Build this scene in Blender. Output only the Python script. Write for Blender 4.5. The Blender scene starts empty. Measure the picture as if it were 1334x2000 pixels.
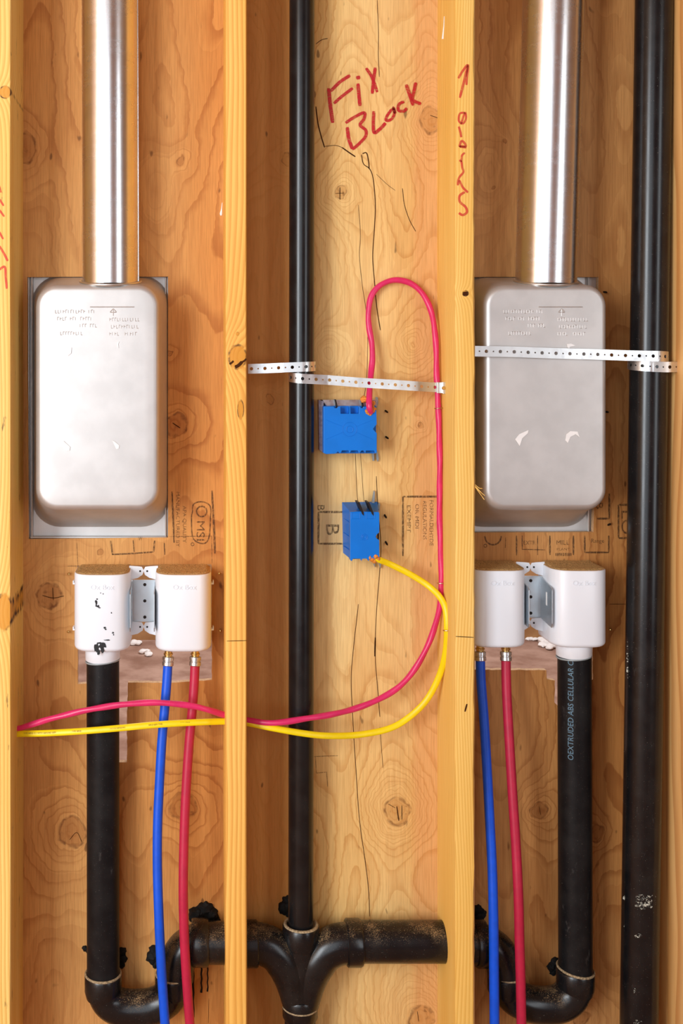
import bpy, bmesh, math, random
from mathutils import Vector, Matrix
from mathutils.geometry import tessellate_polygon
from mathutils import noise as mnoise

SC = bpy.context.scene
COL = SC.collection
R = random.Random(7)

# ------------------------------------------------------------------ camera, light, exposure
F = 2155.0            # focal length in pixels of the 1334 x 2000 frame
D = 1.95              # camera distance from the front edges of the studs (Y = 0)
PX0, PY0 = 370.0, 720.0   # the pixel the wall's normal through the lens falls on (the photograph is shifted / cropped)
ZC = 1.50
cam = bpy.data.cameras.new('camera')
cam.sensor_fit = 'VERTICAL'
cam.sensor_height = 36.0
cam.lens = 36.0 * F / 2000.0
cam.shift_x = (667.0 - PX0) / 2000.0
cam.shift_y = -(1000.0 - PY0) / 2000.0
cam.clip_start = 0.05
co = bpy.data.objects.new('camera', cam)
COL.objects.link(co)
co.location = (0, -D, ZC)
co.rotation_euler = (math.pi / 2, 0, 0)
SC.camera = co

w = bpy.data.worlds.new('sky')
SC.world = w
w.use_nodes = True
w.node_tree.nodes['Background'].inputs[0].default_value = (0.80, 0.90, 1.0, 1)
w.node_tree.nodes['Background'].inputs[1].default_value = 1.0


def area_light(name, loc, rot, sx, sy, power, color):
    l = bpy.data.lights.new(name, 'AREA')
    l.shape = 'RECTANGLE'
    l.size, l.size_y = sx, sy
    l.energy = power
    l.color = color
    o = bpy.data.objects.new(name, l)
    COL.objects.link(o)
    o.location = loc
    o.rotation_euler = rot
    return o


# daylight entering by the window wall behind the photographer
area_light('bright_window_daylight', (-2.25, -3.06, 1.85), (math.pi / 2, 0, 0), 1.4, 2.4, 160, (0.88, 0.945, 1.0))
area_light('middle_window_daylight', (-0.65, -3.06, 1.75), (math.pi / 2, 0, 0), 1.3, 2.5, 16, (0.84, 0.92, 1.0))
area_light('side_window_daylight', (2.40, -3.06, 1.75), (math.pi / 2, 0, 0), 0.8, 2.4, 28, (0.90, 0.955, 1.0))
area_light('far_room_fill', (0.6, 2.6, 3.05), (0, 0, 0), 3.5, 2.2, 140, (0.95, 0.97, 1.0))  # added overhead panel to light the room beyond; no window is built there

vs = SC.view_settings
vs.view_transform = 'Standard'
vs.look = 'None'
vs.gamma = 1.0
vs.use_curve_mapping = False
vs.exposure = 0.0

# ------------------------------------------------------------------ helpers


def P(px, py, Y):
    s = (D + Y) / F
    return Vector(((px - PX0) * s, Y, ZC + (PY0 - py) * s))


def s2l(c):
    c = c / 255.0
    return c / 12.92 if c <= 0.04045 else ((c + 0.055) / 1.055) ** 2.4


def rgb(r, g, b, k=1.0):
    return (s2l(r) * k, s2l(g) * k, s2l(b) * k, 1.0)


class MB:
    def __init__(self):
        self.v, self.f, self.m = [], [], []

    def vert(self, p):
        self.v.append(tuple(p))
        return len(self.v) - 1

    def face(self, idx, mi=0):
        self.f.append(tuple(idx))
        self.m.append(mi)

    def grid(self, rings, closed=True, mi=0, flip=False):
        """rings: equal-length lists of points, joined one to the next"""
        ids = [[self.vert(p) for p in r] for r in rings]
        n = len(rings[0])
        for a, b in zip(ids, ids[1:]):
            for i in range(n if closed else n - 1):
                j = (i + 1) % n
                q = (a[i], a[j], b[j], b[i])
                self.face(q[::-1] if flip else q, mi)
        return ids

    def cap(self, ring, mi=0, flip=False):
        self.face(ring[::-1] if flip else ring, mi)

    def box(self, a, b, mi=0):
        x0, y0, z0 = a
        x1, y1, z1 = b
        i = [self.vert(p) for p in ((x0, y0, z0), (x1, y0, z0), (x1, y1, z0), (x0, y1, z0), (x0, y0, z1), (x1, y0, z1), (x1, y1, z1), (x0, y1, z1))]
        for q in ((3, 2, 1, 0), (4, 5, 6, 7), (0, 1, 5, 4), (1, 2, 6, 5), (2, 3, 7, 6), (3, 0, 4, 7)):
            self.face([i[k] for k in q], mi)

    def prism(self, pts, y0, y1, mi=0):
        """pts: world (x, z) outline; y0 the front, y1 the back"""
        area = sum(a[0] * b[1] - b[0] * a[1] for a, b in zip(pts, pts[1:] + pts[:1]))
        if area < 0:
            pts = pts[::-1]
        n = len(pts)
        a = [self.vert((x, y0, z)) for x, z in pts]
        b = [self.vert((x, y1, z)) for x, z in pts]
        tri = tessellate_polygon([[Vector((x, z, 0)) for x, z in pts]])
        for t in tri:
            p = [pts[k] for k in t]
            ar = (p[1][0] - p[0][0]) * (p[2][1] - p[0][1]) - (p[2][0] - p[0][0]) * (p[1][1] - p[0][1])
            if ar < 0:
                t = t[::-1]
            self.face([a[k] for k in t], mi)
            self.face([b[k] for k in t[::-1]], mi)
        for i in range(n):
            j = (i + 1) % n
            self.face((a[j], a[i], b[i], b[j]), mi)

    def prism_px(self, pts, y0, y1, mi=0, yref=None):
        yr = y0 if yref is None else yref
        self.prism([(P(x, y, yr).x, P(x, y, yr).z) for x, y in pts], y0, y1, mi)

    def tube(self, pts, r, n=20, caps=True, ell=None, twist=0.0, mi=0):
        """sweep a circle (or ellipse) along pts; r a number or a list"""
        m = len(pts)
        rr = r if isinstance(r, (list, tuple)) else [r] * m
        T = []
        for i in range(m):
            t = pts[min(i + 1, m - 1)] - pts[max(i - 1, 0)]
            T.append(t.normalized() if t.length > 1e-9 else (T[-1] if T else Vector((0, 0, 1))))
        up = Vector((0, 1, 0)) if abs(T[0].y) < 0.9 else Vector((1, 0, 0))
        N = (up - T[0] * up.dot(T[0])).normalized()
        rings, L = [], 0.0
        for i in range(m):
            if i:
                L += (pts[i] - pts[i - 1]).length
                N = (N - T[i] * N.dot(T[i])).normalized()
            B = T[i].cross(N)
            ring = []
            for k in range(n):
                a = 2 * math.pi * k / n
                ca, sa = math.cos(a), math.sin(a)
                if ell:
                    th = twist * L
                    x, y = ca * ell[0], sa * ell[1]
                    ca, sa = x * math.cos(th) - y * math.sin(th), x * math.sin(th) + y * math.cos(th)
                ring.append(pts[i] + (N * ca + B * sa) * rr[i])
            rings.append(ring)
        ids = self.grid(rings, True, mi)
        if caps:
            self.cap(ids[0], mi, True)
            self.cap(ids[-1], mi)
        return self

    def build(self, name, mats, parent=None, smooth=35, bevel=0.0, segs=2):
        me = bpy.data.meshes.new(name)
        me.from_pydata(self.v, [], self.f)
        for m in (mats if isinstance(mats, (list, tuple)) else [mats]):
            me.materials.append(m)
        for p, mi in zip(me.polygons, self.m):
            p.material_index = mi
        bm = bmesh.new()
        bm.from_mesh(me)
        bmesh.ops.recalc_face_normals(bm, faces=bm.faces)
        bm.to_mesh(me)
        bm.free()
        if smooth:
            for p in me.polygons:
                p.use_smooth = True
            me.set_sharp_from_angle(angle=math.radians(smooth))
        o = bpy.data.objects.new(name, me)
        COL.objects.link(o)
        if parent:
            o.parent = parent
        if bevel:
            b = o.modifiers.new('bevel', 'BEVEL')
            b.width = bevel
            b.segments = segs
            b.limit_method = 'ANGLE'
            b.angle_limit = math.radians(40)
        return o


def tag(o, label=None, cat=None, group=None, kind=None):
    for k, v in (('label', label), ('category', cat), ('group', group), ('kind', kind)):
        if v:
            o[k] = v
    return o


def thing(name, label, cat, group=None, loc=(0, 0, 0)):
    o = bpy.data.objects.new(name, None)
    COL.objects.link(o)
    o.location = loc
    return tag(o, label, cat, group)


def smooth_path(pts, per=8):
    """Catmull-Rom through pts"""
    pts = [Vector(p) for p in pts]
    out = []
    n = len(pts)
    for i in range(n - 1):
        p0 = pts[i - 1] if i else pts[0] * 2 - pts[1]
        p1, p2 = pts[i], pts[i + 1]
        p3 = pts[i + 2] if i + 2 < n else pts[-1] * 2 - pts[-2]
        for k in range(per):
            t = k / per
            out.append(0.5 * ((2 * p1) + (p2 - p0) * t + (2 * p0 - 5 * p1 + 4 * p2 - p3) * t * t + (3 * p1 - p0 - 3 * p2 + p3) * t ** 3))
    out.append(pts[-1])
    return out


def path_px(pts, per=8):
    return smooth_path([P(*p) for p in pts], per)


def rrect(x0, x1, y0, y1, rc, n=6):
    """rounded rectangle in (x, y), counter-clockwise from the lower right when y runs up"""
    out = []
    for cx, cy, a0 in ((x1 - rc, y1 - rc, 0), (x0 + rc, y1 - rc, 90), (x0 + rc, y0 + rc, 180), (x1 - rc, y0 + rc, 270)):
        for k in range(n + 1):
            a = math.radians(a0 + 90 * k / n)
            out.append((cx + rc * math.cos(a), cy + rc * math.sin(a)))
    return out


# ---- writing
_text_cache = {}


def text_geo(s, shear=0.0):
    """(verts, faces) of a line of lettering, capital height 1, from the origin rightwards"""
    key = (s, shear)
    if key in _text_cache:
        return _text_cache[key]
    cu = bpy.data.curves.new('lettering', 'FONT')
    cu.body = s
    cu.shear = shear
    cu.resolution_u = 3
    o = bpy.data.objects.new('lettering', cu)
    COL.objects.link(o)
    dg = bpy.context.evaluated_depsgraph_get()
    dg.update()
    ev = o.evaluated_get(dg)
    me = ev.to_mesh()
    k = 1 / 0.70
    res = ([(v.co.x * k, v.co.y * k) for v in me.vertices], [tuple(p.vertices) for p in me.polygons])
    ev.to_mesh_clear()
    bpy.data.objects.remove(o)
    bpy.data.curves.remove(cu)
    _text_cache[key] = res
    return res


def add_text(mb, s, px, py, h, ang, surf, length=None, shear=0.0):
    """lettering of capital height h pixels from (px, py), reading direction ang degrees clockwise from rightwards"""
    v, f = text_geo(s, shear)
    if not v:
        return
    sx = h
    if length:
        sx = length / max(x for x, _ in v)
    a = math.radians(ang)
    dx, dy = (math.cos(a), math.sin(a)), (math.sin(a), -math.cos(a))
    base = len(mb.v)
    for x, y in v:
        mb.vert(surf(px + dx[0] * x * sx + dy[0] * y * h, py + dx[1] * x * sx + dy[1] * y * h))
    for q in f:
        mb.face([base + k for k in q])


def flat(Y):
    return lambda px, py: P(px, py, Y)


def add_stroke(mb, pts, wd, surf, per=6, smooth=True):
    """a pen stroke of width wd pixels through pixel points"""
    if smooth and len(pts) > 2:
        q = [(p.x, p.y) for p in smooth_path([Vector((x, y, 0)) for x, y in pts], per)]
    else:
        q = []
        for a, b in zip(pts, pts[1:]):
            q += [(a[0] + (b[0] - a[0]) * k / 4, a[1] + (b[1] - a[1]) * k / 4) for k in range(4)]
        q.append(pts[-1])
    n = len(q)
    L, Rr = [], []
    for i in range(n):
        tx, ty = q[min(i + 1, n - 1)][0] - q[max(i - 1, 0)][0], q[min(i + 1, n - 1)][1] - q[max(i - 1, 0)][1]
        l = math.hypot(tx, ty) or 1
        ww = wd / 2 * (0.72 if i in (0, n - 1) else 1.0)
        L.append(surf(q[i][0] - ty / l * ww, q[i][1] + tx / l * ww))
        Rr.append(surf(q[i][0] + ty / l * ww, q[i][1] - tx / l * ww))
    mb.grid([L, Rr], False)


# ------------------------------------------------------------------ materials
class NT:
    def __init__(self, name):
        self.mat = bpy.data.materials.new(name)
        self.mat.use_nodes = True
        self.t = self.mat.node_tree
        self.t.nodes.clear()
        self.out = self.t.nodes.new('ShaderNodeOutputMaterial')
        self.b = self.t.nodes.new('ShaderNodeBsdfPrincipled')
        self.t.links.new(self.b.outputs[0], self.out.inputs[0])

    def link(self, a, b):
        self.t.links.new(a, b)

    def put(self, sock, v):
        if hasattr(v, 'is_output'):
            self.link(v, sock)
        else:
            sock.default_value = v

    def math(self, op, a, b=0.0, c=None, clamp=False):
        n = self.t.nodes.new('ShaderNodeMath')
        n.operation = op
        n.use_clamp = clamp
        self.put(n.inputs[0], a)
        self.put(n.inputs[1], b)
        if c is not None:
            self.put(n.inputs[2], c)
        return n.outputs[0]

    def vmul(self, v, s):
        n = self.t.nodes.new('ShaderNodeVectorMath')
        n.operation = 'MULTIPLY'
        self.put(n.inputs[0], v)
        n.inputs[1].default_value = s
        return n.outputs[0]

    def vadd(self, v, s):
        n = self.t.nodes.new('ShaderNodeVectorMath')
        n.operation = 'ADD'
        self.put(n.inputs[0], v)
        self.put(n.inputs[1], s)
        return n.outputs[0]

    def obj(self):
        return self.t.nodes.new('ShaderNodeTexCoord').outputs['Object']

    def pos(self):
        return self.t.nodes.new('ShaderNodeNewGeometry').outputs['Position']

    def normal(self):
        return self.t.nodes.new('ShaderNodeNewGeometry').outputs['Normal']

    def sep(self, v):
        n = self.t.nodes.new('ShaderNodeSeparateXYZ')
        self.link(v, n.inputs[0])
        return n.outputs

    def noise(self, v, scale=1.0, detail=2.0, rough=0.5, dist=0.0):
        n = self.t.nodes.new('ShaderNodeTexNoise')
        self.link(v, n.inputs['Vector'])
        n.inputs['Scale'].default_value = scale
        n.inputs['Detail'].default_value = detail
        n.inputs['Roughness'].default_value = rough
        n.inputs['Distortion'].default_value = dist
        return n.outputs['Fac']

    def ramp(self, x, a, b, lo=0.0, hi=1.0, smooth=True):
        n = self.t.nodes.new('ShaderNodeMapRange')
        n.interpolation_type = 'SMOOTHSTEP' if smooth else 'LINEAR'
        self.put(n.inputs['Value'], x)
        n.inputs['From Min'].default_value = a
        n.inputs['From Max'].default_value = b
        n.inputs['To Min'].default_value = lo
        n.inputs['To Max'].default_value = hi
        return n.outputs[0]

    def mix(self, fac, a, b, mode='MIX'):
        n = self.t.nodes.new('ShaderNodeMix')
        n.data_type = 'RGBA'
        n.blend_type = mode
        self.put(n.inputs[0], fac)
        self.put(n.inputs[6], a)
        self.put(n.inputs[7], b)
        return n.outputs[2]

    def bump(self, h, strength=0.3, dist=0.001):
        n = self.t.nodes.new('ShaderNodeBump')
        n.inputs['Strength'].default_value = strength
        n.inputs['Distance'].default_value = dist
        self.link(h, n.inputs['Height'])
        self.link(n.outputs[0], self.b.inputs['Normal'])

    def group(self, g):
        n = self.t.nodes.new('ShaderNodeGroup')
        n.node_tree = g
        return n

    def set(self, color=None, rough=None, metal=None, spec=None, **kw):
        if color is not None:
            self.put(self.b.inputs['Base Color'], color)
        if rough is not None:
            self.put(self.b.inputs['Roughness'], rough)
        if metal is not None:
            self.put(self.b.inputs['Metallic'], metal)
        if spec is not None:
            self.put(self.b.inputs['Specular IOR Level'], spec)
        return self.mat


def plain(name, color, rough=0.5, metal=0.0, spec=0.5, var=0.08, scale=60.0, bump=0.0):
    n = NT(name)
    f = n.noise(n.obj(), scale, 3.0)
    c = n.mix(n.ramp(f, 0.3, 0.7), color, tuple(x * (1 - 2 * var) for x in color[:3]) + (1,))
    if bump:
        n.bump(f, bump, 0.0006)
    return n.set(c, rough, metal, spec)


# one knot: how far it bends the grain, and where its core and its dark rim lie
KG = bpy.data.node_groups.new('knot', 'ShaderNodeTree')
for nm, tp, io in (('P', 'NodeSocketVector', 'INPUT'), ('C', 'NodeSocketVector', 'INPUT'), ('S', 'NodeSocketVector', 'INPUT'), ('A', 'NodeSocketFloat', 'INPUT'),
                   ('Bump', 'NodeSocketFloat', 'OUTPUT'), ('Core', 'NodeSocketFloat', 'OUTPUT'), ('Rim', 'NodeSocketFloat', 'OUTPUT')):
    KG.interface.new_socket(nm, in_out=io, socket_type=tp)


def _kg():
    t = KG
    gi, go = t.nodes.new('NodeGroupInput'), t.nodes.new('NodeGroupOutput')

    def vm(op, a, b=None):
        n = t.nodes.new('ShaderNodeVectorMath')
        n.operation = op
        t.links.new(a, n.inputs[0])
        if b is not None:
            t.links.new(b, n.inputs[1])
        return n

    def m(op, a, b):
        n = t.nodes.new('ShaderNodeMath')
        n.operation = op
        for k, v in ((0, a), (1, b)):
            if hasattr(v, 'is_output'):
                t.links.new(v, n.inputs[k])
            else:
                n.inputs[k].default_value = v
        return n.outputs[0]

    def mr(x, a, b):
        n = t.nodes.new('ShaderNodeMapRange')
        n.interpolation_type = 'SMOOTHSTEP'
        t.links.new(x, n.inputs[0])
        n.inputs[1].default_value, n.inputs[2].default_value = a, b
        return n.outputs[0]
    q = vm('MULTIPLY', vm('SUBTRACT', gi.outputs['P'], gi.outputs['C']).outputs[0], gi.outputs['S'])
    d = vm('LENGTH', q.outputs[0]).outputs['Value']
    den = m('ADD', m('MULTIPLY', m('MULTIPLY', d, d), 0.22), 1.0)
    t.links.new(m('DIVIDE', gi.outputs['A'], den), go.inputs['Bump'])
    t.links.new(mr(d, 1.12, 0.92), go.inputs['Core'])
    t.links.new(m('MULTIPLY', mr(d, 0.82, 0.97), mr(d, 1.18, 1.02)), go.inputs['Rim'])


_kg()


def add_knots(n, p, knots, Y, H):
    """knots: (px, py, radius px, aspect, bend); returns the bent grain height, core mask, rim mask"""
    core = rim = None
    for kk in knots:
        px, py, r, asp, amp = kk[:5]
        g = n.group(KG)
        c = P(px, py, Y)
        rm = r * (D + Y) / F
        n.link(p, g.inputs['P'])
        g.inputs['C'].default_value = (c.x, Y, c.z)
        g.inputs['S'].default_value = (1 / rm, 0.0, 1 / (rm * asp))
        g.inputs['A'].default_value = amp
        H = n.math('ADD', H, g.outputs['Bump'])
        if len(kk) > 5:
            continue
        core = g.outputs['Core'] if core is None else n.math('MAXIMUM', core, g.outputs['Core'])
        rim = g.outputs['Rim'] if rim is None else n.math('MAXIMUM', rim, g.outputs['Rim'])
    return H, core, rim


def plywood(name, base, pale, dark, knots, seed, lines=9.0, line_amt=0.45, bands=()):
    n = NT(name)
    p0 = n.obj()
    # a little waviness so that rings are not perfect circles
    nz = n.t.nodes.new('ShaderNodeTexNoise')
    n.link(p0, nz.inputs['Vector'])
    nz.inputs['Scale'].default_value = 38.0
    nz.inputs['Detail'].default_value = 2.0
    off = n.t.nodes.new('ShaderNodeVectorMath')
    off.operation = 'MULTIPLY_ADD'
    n.link(nz.outputs['Color'], off.inputs[0])
    off.inputs[1].default_value = (0.018, 0.0, 0.022)
    off.inputs[2].default_value = (-0.009, 0.0, -0.011)
    p = n.vadd(p0, off.outputs[0])
    ps = n.vadd(p, (seed, 0.0, seed * 0.7))
    H = n.math('MULTIPLY', n.noise(n.vmul(ps, (5.5, 0, 1.6)), 1.0, 1.5, 0.45), 2.2)
    H, core, rim = add_knots(n, p, knots, 0.14, H)
    fr = n.math('FRACT', n.math('MULTIPLY', H, lines))
    # growth ring: slow rise, then a crisp dark late-wood edge
    ring = n.math('MULTIPLY', n.ramp(fr, 0.62, 0.95), n.ramp(fr, 1.0, 0.96))
    fr2 = n.math('FRACT', n.math('MULTIPLY', H, lines * 0.31))
    broad = n.ramp(fr2, 0.1, 0.9)
    patch = n.noise(n.vmul(ps, (3.0, 0, 0.9)), 1.0, 2.0)
    fine = n.noise(n.vmul(p0, (420, 1, 16)), 1.0, 3.0, 0.6)
    fine2 = n.noise(n.vmul(p0, (110, 1, 5)), 1.0, 2.0, 0.5)
    c = n.mix(n.ramp(patch, 0.32, 0.68), base, pale)
    c = n.mix(n.math('MULTIPLY', broad, 0.17), c, dark)
    x = n.sep(p)[0]
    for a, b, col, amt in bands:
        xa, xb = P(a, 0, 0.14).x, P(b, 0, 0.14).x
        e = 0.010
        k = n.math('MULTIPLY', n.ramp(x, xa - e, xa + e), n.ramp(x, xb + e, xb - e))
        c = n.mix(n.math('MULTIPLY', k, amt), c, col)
    c = n.mix(n.math('MULTIPLY', ring, n.math('MULTIPLY', n.ramp(patch, 0.75, 0.25), line_amt * 1.6, clamp=True)), c, dark)
    c = n.mix(n.math('MULTIPLY', n.ramp(fine, 0.35, 0.75), 0.28), c, tuple(v * 0.62 for v in dark[:3]) + (1,))
    c = n.mix(n.math('MULTIPLY', n.ramp(fine2, 0.5, 0.75), 0.16), c, dark)
    pit = n.noise(n.vmul(p0, (60, 1, 26)), 1.0, 1.0)
    c = n.mix(n.math('MULTIPLY', n.ramp(pit, 0.735, 0.80), 0.65), c, rgb(75, 40, 16))
    if core is not None:
        c = n.mix(n.math('MULTIPLY', core, 0.40), c, tuple(v * 0.85 for v in dark[:3]) + (1,))
        kn = n.noise(n.vmul(p, (90, 1, 90)), 1.0, 2.0)
        c = n.mix(n.math('MULTIPLY', core, n.ramp(kn, 0.56, 0.80, 0, .6)), c, rgb(104, 58, 26))
        c = n.mix(n.math('MULTIPLY', rim, n.ramp(kn, 0.30, 0.65, 0, .55)), c, rgb(92, 48, 20))
    n.bump(n.math('ADD', n.math('MULTIPLY', fine, 0.6), n.math('MULTIPLY', ring, -0.5)), 0.25, 0.0008)
    return n.set(c, 0.62, 0.0, 0.25)


def lumber(name, base, pale, dark, knots, seed, freq=150.0, Yk=0.0, stain=0.0):
    n = NT(name)
    p = n.obj()
    ps = n.vadd(p, (seed, seed * 0.3, seed))
    wob = n.math('MULTIPLY', n.noise(n.vmul(ps, (6, 6, 1.3)), 1.0, 2.0), 0.060)
    xyz = n.sep(p)
    H = n.math('ADD', n.math('ADD', n.math('MULTIPLY', xyz[0], 1.0), n.math('MULTIPLY', xyz[1], 0.55)), wob)
    core = rim = None
    if knots:
        H, core, rim = add_knots(n, p, knots, Yk, H)
    fr = n.math('FRACT', n.math('MULTIPLY', H, freq))
    ring = n.math('MULTIPLY', n.ramp(fr, 0.15, 0.85), n.ramp(fr, 1.0, 0.9))
    patch = n.noise(n.vmul(ps, (22, 22, 1.4)), 1.0, 2.0)
    fine = n.noise(n.vmul(p, (600, 600, 14)), 1.0, 2.0, 0.6)
    c = n.mix(n.ramp(patch, 0.3, 0.7), base, pale)
    c = n.mix(n.math('MULTIPLY', ring, 0.55), c, dark)
    c = n.mix(n.math('MULTIPLY', n.ramp(fine, 0.4, 0.8), 0.22), c, dark)
    if stain:
        st = n.noise(n.vmul(p, (60, 60, 14)), 1.0, 4.0, 0.7)
        c = n.mix(n.math('MULTIPLY', n.ramp(st, 0.62, 0.72), stain), c, rgb(85, 62, 38))
    if core is not None:
        c = n.mix(n.math('MULTIPLY', core, 0.75), c, rgb(214, 140, 28, 0.9))
        c = n.mix(n.math('MULTIPLY', rim, n.ramp(n.noise(n.vmul(p, (60, 60, 60)), 1.0, 2.0), 0.38, 0.6)), c, rgb(60, 30, 14))
    n.bump(n.math('ADD', fine, ring), 0.2, 0.0006)
    return n.set(c, 0.58, 0.0, 0.3)


M = {}
M['ply_left'] = plywood('plywood_reddish', rgb(208, 142, 72), rgb(219, 164, 98), rgb(156, 86, 32),
                        [(352, 312, 8, 1.0, .5), (97, 1165, 24, 1.0, 1.2), (142, 1625, 26, 1.15, 1.4), (357, 1576, 25, 1.0, 1.1), (345, 830, 19, 1.1, .9), (50, 290, 18, 1.5, .9), (195, 1075, 6, 1, .3),
                         (305, 372, 18, 2.0, .8, 0), (330, 690, 5, 1, .3)], 1.7, 6.0, 0.46)
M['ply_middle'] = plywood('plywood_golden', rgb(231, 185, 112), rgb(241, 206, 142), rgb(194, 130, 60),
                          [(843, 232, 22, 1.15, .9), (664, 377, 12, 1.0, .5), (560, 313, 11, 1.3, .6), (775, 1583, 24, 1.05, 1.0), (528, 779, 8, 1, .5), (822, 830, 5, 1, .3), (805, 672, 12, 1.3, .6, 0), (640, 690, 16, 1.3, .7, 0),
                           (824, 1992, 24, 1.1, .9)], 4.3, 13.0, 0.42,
                          bands=((470, 606, rgb(196, 126, 56), .8), (808, 900, rgb(224, 166, 108), .7)))  # first band puts the stud's shade into the colour; second is redder wood
M['ply_right'] = plywood('plywood_brown', rgb(192, 130, 68), rgb(210, 156, 96), rgb(140, 76, 28),
                         [(1053, 1583, 15, 1.1, .8), (1165, 1628, 13, 1.2, .6), (1135, 1990, 15, 1, .8), (960, 330, 16, 1.8, 1.0, 0), (985, 280, 4, 1, .2), (962, 365, 4, 1, .2)], 8.9, 7.5, 0.44)
M['stud_left'] = lumber('lumber_stained', rgb(238, 190, 98), rgb(246, 208, 124), rgb(206, 146, 52), [(10, 180, 11, 1.1, .02), (8, 1195, 16, 2.2, .03)], 2.1, 130, stain=0.75)
M['stud_mid'] = lumber('lumber_orange', rgb(238, 178, 84), rgb(244, 192, 100), rgb(204, 132, 40), [(464, 697, 17, 1.35, .05), (464, 652, 3.5, 1, .004), (470, 800, 6, 3, .012)], 5.2, 110)
M['stud_right'] = lumber('lumber_yellow', rgb(240, 192, 100), rgb(247, 208, 122), rgb(214, 156, 60), [(909, 573, 6, .9, .012), (885, 574, 3, 1, .004)], 7.7, 190)
M['stud_end'] = lumber('lumber_brown', rgb(226, 170, 100), rgb(236, 190, 124), rgb(180, 110, 48), [], 11.3, 60)
M['cut_edge'] = plain('cut_plywood_edge', rgb(228, 186, 142), 0.8, 0, 0.2, 0.15, 300, 0.4)
M['crack'] = plain('crack_dark', rgb(74, 40, 18), 0.9, 0, 0.1)
M['steel'] = None


def steel(name, color, rough, streak=0.12, scl=(3, 3, 260), spot=0.0, metal=1.0, bump=0.0):
    n = NT(name)
    p = n.obj()
    a = n.noise(n.vmul(p, scl), 1.0, 3.0)
    b = n.noise(p, 22.0, 4.0)
    r = n.math('ADD', n.math('MULTIPLY', n.math('SUBTRACT', a, 0.5), streak), n.math('ADD', n.math('MULTIPLY', n.math('SUBTRACT', b, 0.5), streak), rough))
    c = n.mix(n.ramp(b, 0.3, 0.7), color, tuple(x * 0.9 for x in color[:3]) + (1,))
    if spot:
        s = n.noise(n.vmul(p, (40, 40, 26)), 1.0, 5.0, 0.7)
        c = n.mix(n.math('MULTIPLY', n.ramp(s, 0.55, 0.7), spot), c, (0.55, 0.58, 0.6, 1))
        r = n.math('ADD', r, n.math('MULTIPLY', n.ramp(s, 0.5, 0.7), 0.2 * spot))
    if bump:
        n.bump(n.noise(n.vmul(p, (9, 9, 3)), 1.0, 2.0), bump, 0.004)
    return n.set(c, r, metal)


M['dryer'] = steel('aluminized_steel', (0.62, 0.60, 0.58, 1), 0.48, 0.01, (260, 3, 3), metal=0.66)
M['duct'] = steel('galvanized_duct', (0.86, 0.87, 0.88, 1), 0.26, 0.06, (3, 3, 120), 0.12, bump=0.10)
M['strap'] = steel('galvanized_strap', (0.74, 0.76, 0.76, 1), 0.36, 0.2, (80, 80, 80), 0.3)
M['galv'] = steel('galvanized_plate', (0.62, 0.68, 0.72, 1), 0.40, 0.2, (30, 30, 30), 0.4)
M['crimp'] = steel('crimp_ring_steel', (0.66, 0.66, 0.66, 1), 0.33, 0.2)
M['brass'] = steel('brass', (0.78, 0.56, 0.22, 1), 0.3, 0.2)
M['nail'] = plain('dark_nail', rgb(44, 34, 30), 0.5, 0.6)
M['copper'] = steel('staple_wire', (0.62, 0.36, 0.24, 1), 0.35, 0.2)


def abs_plastic(name, dust, rough=0.42, specks=0.5, scuff=0.0, spec=0.42):
    n = NT(name)
    p = n.obj()
    nz = n.sep(n.normal())[2]
    f = n.noise(p, 620.0, 2.0, 0.7)
    g = n.noise(p, 26.0, 4.0, 0.6)
    c = n.mix(n.ramp(g, 0.35, 0.7), (0.006, 0.006, 0.007, 1), (0.012, 0.0118, 0.012, 1))
    r = n.math('ADD', n.math('MULTIPLY', n.math('SUBTRACT', g, 0.5), 0.15), rough)
    if scuff:
        s = n.noise(n.vmul(p, (60, 60, 22)), 1.0, 5.0, 0.75)
        m = n.math('MULTIPLY', n.ramp(s, 0.60, 0.76), n.ramp(n.noise(p, 5.5, 1.0), 0.48, 0.62))
        c = n.mix(n.math('MULTIPLY', m, scuff), c, (0.16, 0.15, 0.14, 1))
    sp = n.ramp(n.noise(p, 640.0, 1.0), 0.73, 0.80)
    c = n.mix(n.math('MULTIPLY', sp, specks), c, (0.25, 0.23, 0.19, 1))
    if dust:
        cover = n.math('MULTIPLY', n.ramp(nz, 0.15, 0.95), n.ramp(n.math('ADD', n.math('MULTIPLY', f, 1.0), n.math('MULTIPLY', g, 0.75)), 0.93, 1.08))
        cover = n.math('MULTIPLY', cover, dust, clamp=True)
        c = n.mix(cover, c, rgb(176, 144, 100, 0.8))
        r = n.math('ADD', r, n.math('MULTIPLY', cover, 0.5), clamp=True)
    return n.set(c, r, 0.0, spec)


M['abs'] = abs_plastic('black_pipe_plastic', 0, 0.25, 0.25)
M['abs_speck'] = abs_plastic('black_pipe_plastic_speckled', 0, 0.25, 0.7, 0.25)
M['abs_scuff'] = abs_plastic('black_pipe_plastic_scuffed', 0, 0.42, 0.6, 0.6, 0.22)
M['abs_dusty'] = abs_plastic('black_fitting_plastic_dusty', 0.85, 0.27, 0.7, 0, 0.45)
M['glue'] = plain('dried_glue_bead', rgb(205, 180, 140, 0.8), 0.7, 0, 0.3, 0.3, 300, 0.4)
M['tar'] = plain('black_sealant', (0.006, 0.006, 0.006, 1), 0.75, 0, 0.3, 0.2, 200, 0.5)
M['print'] = plain('pale_blue_print', rgb(120, 160, 185, 0.7), 0.6)


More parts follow.
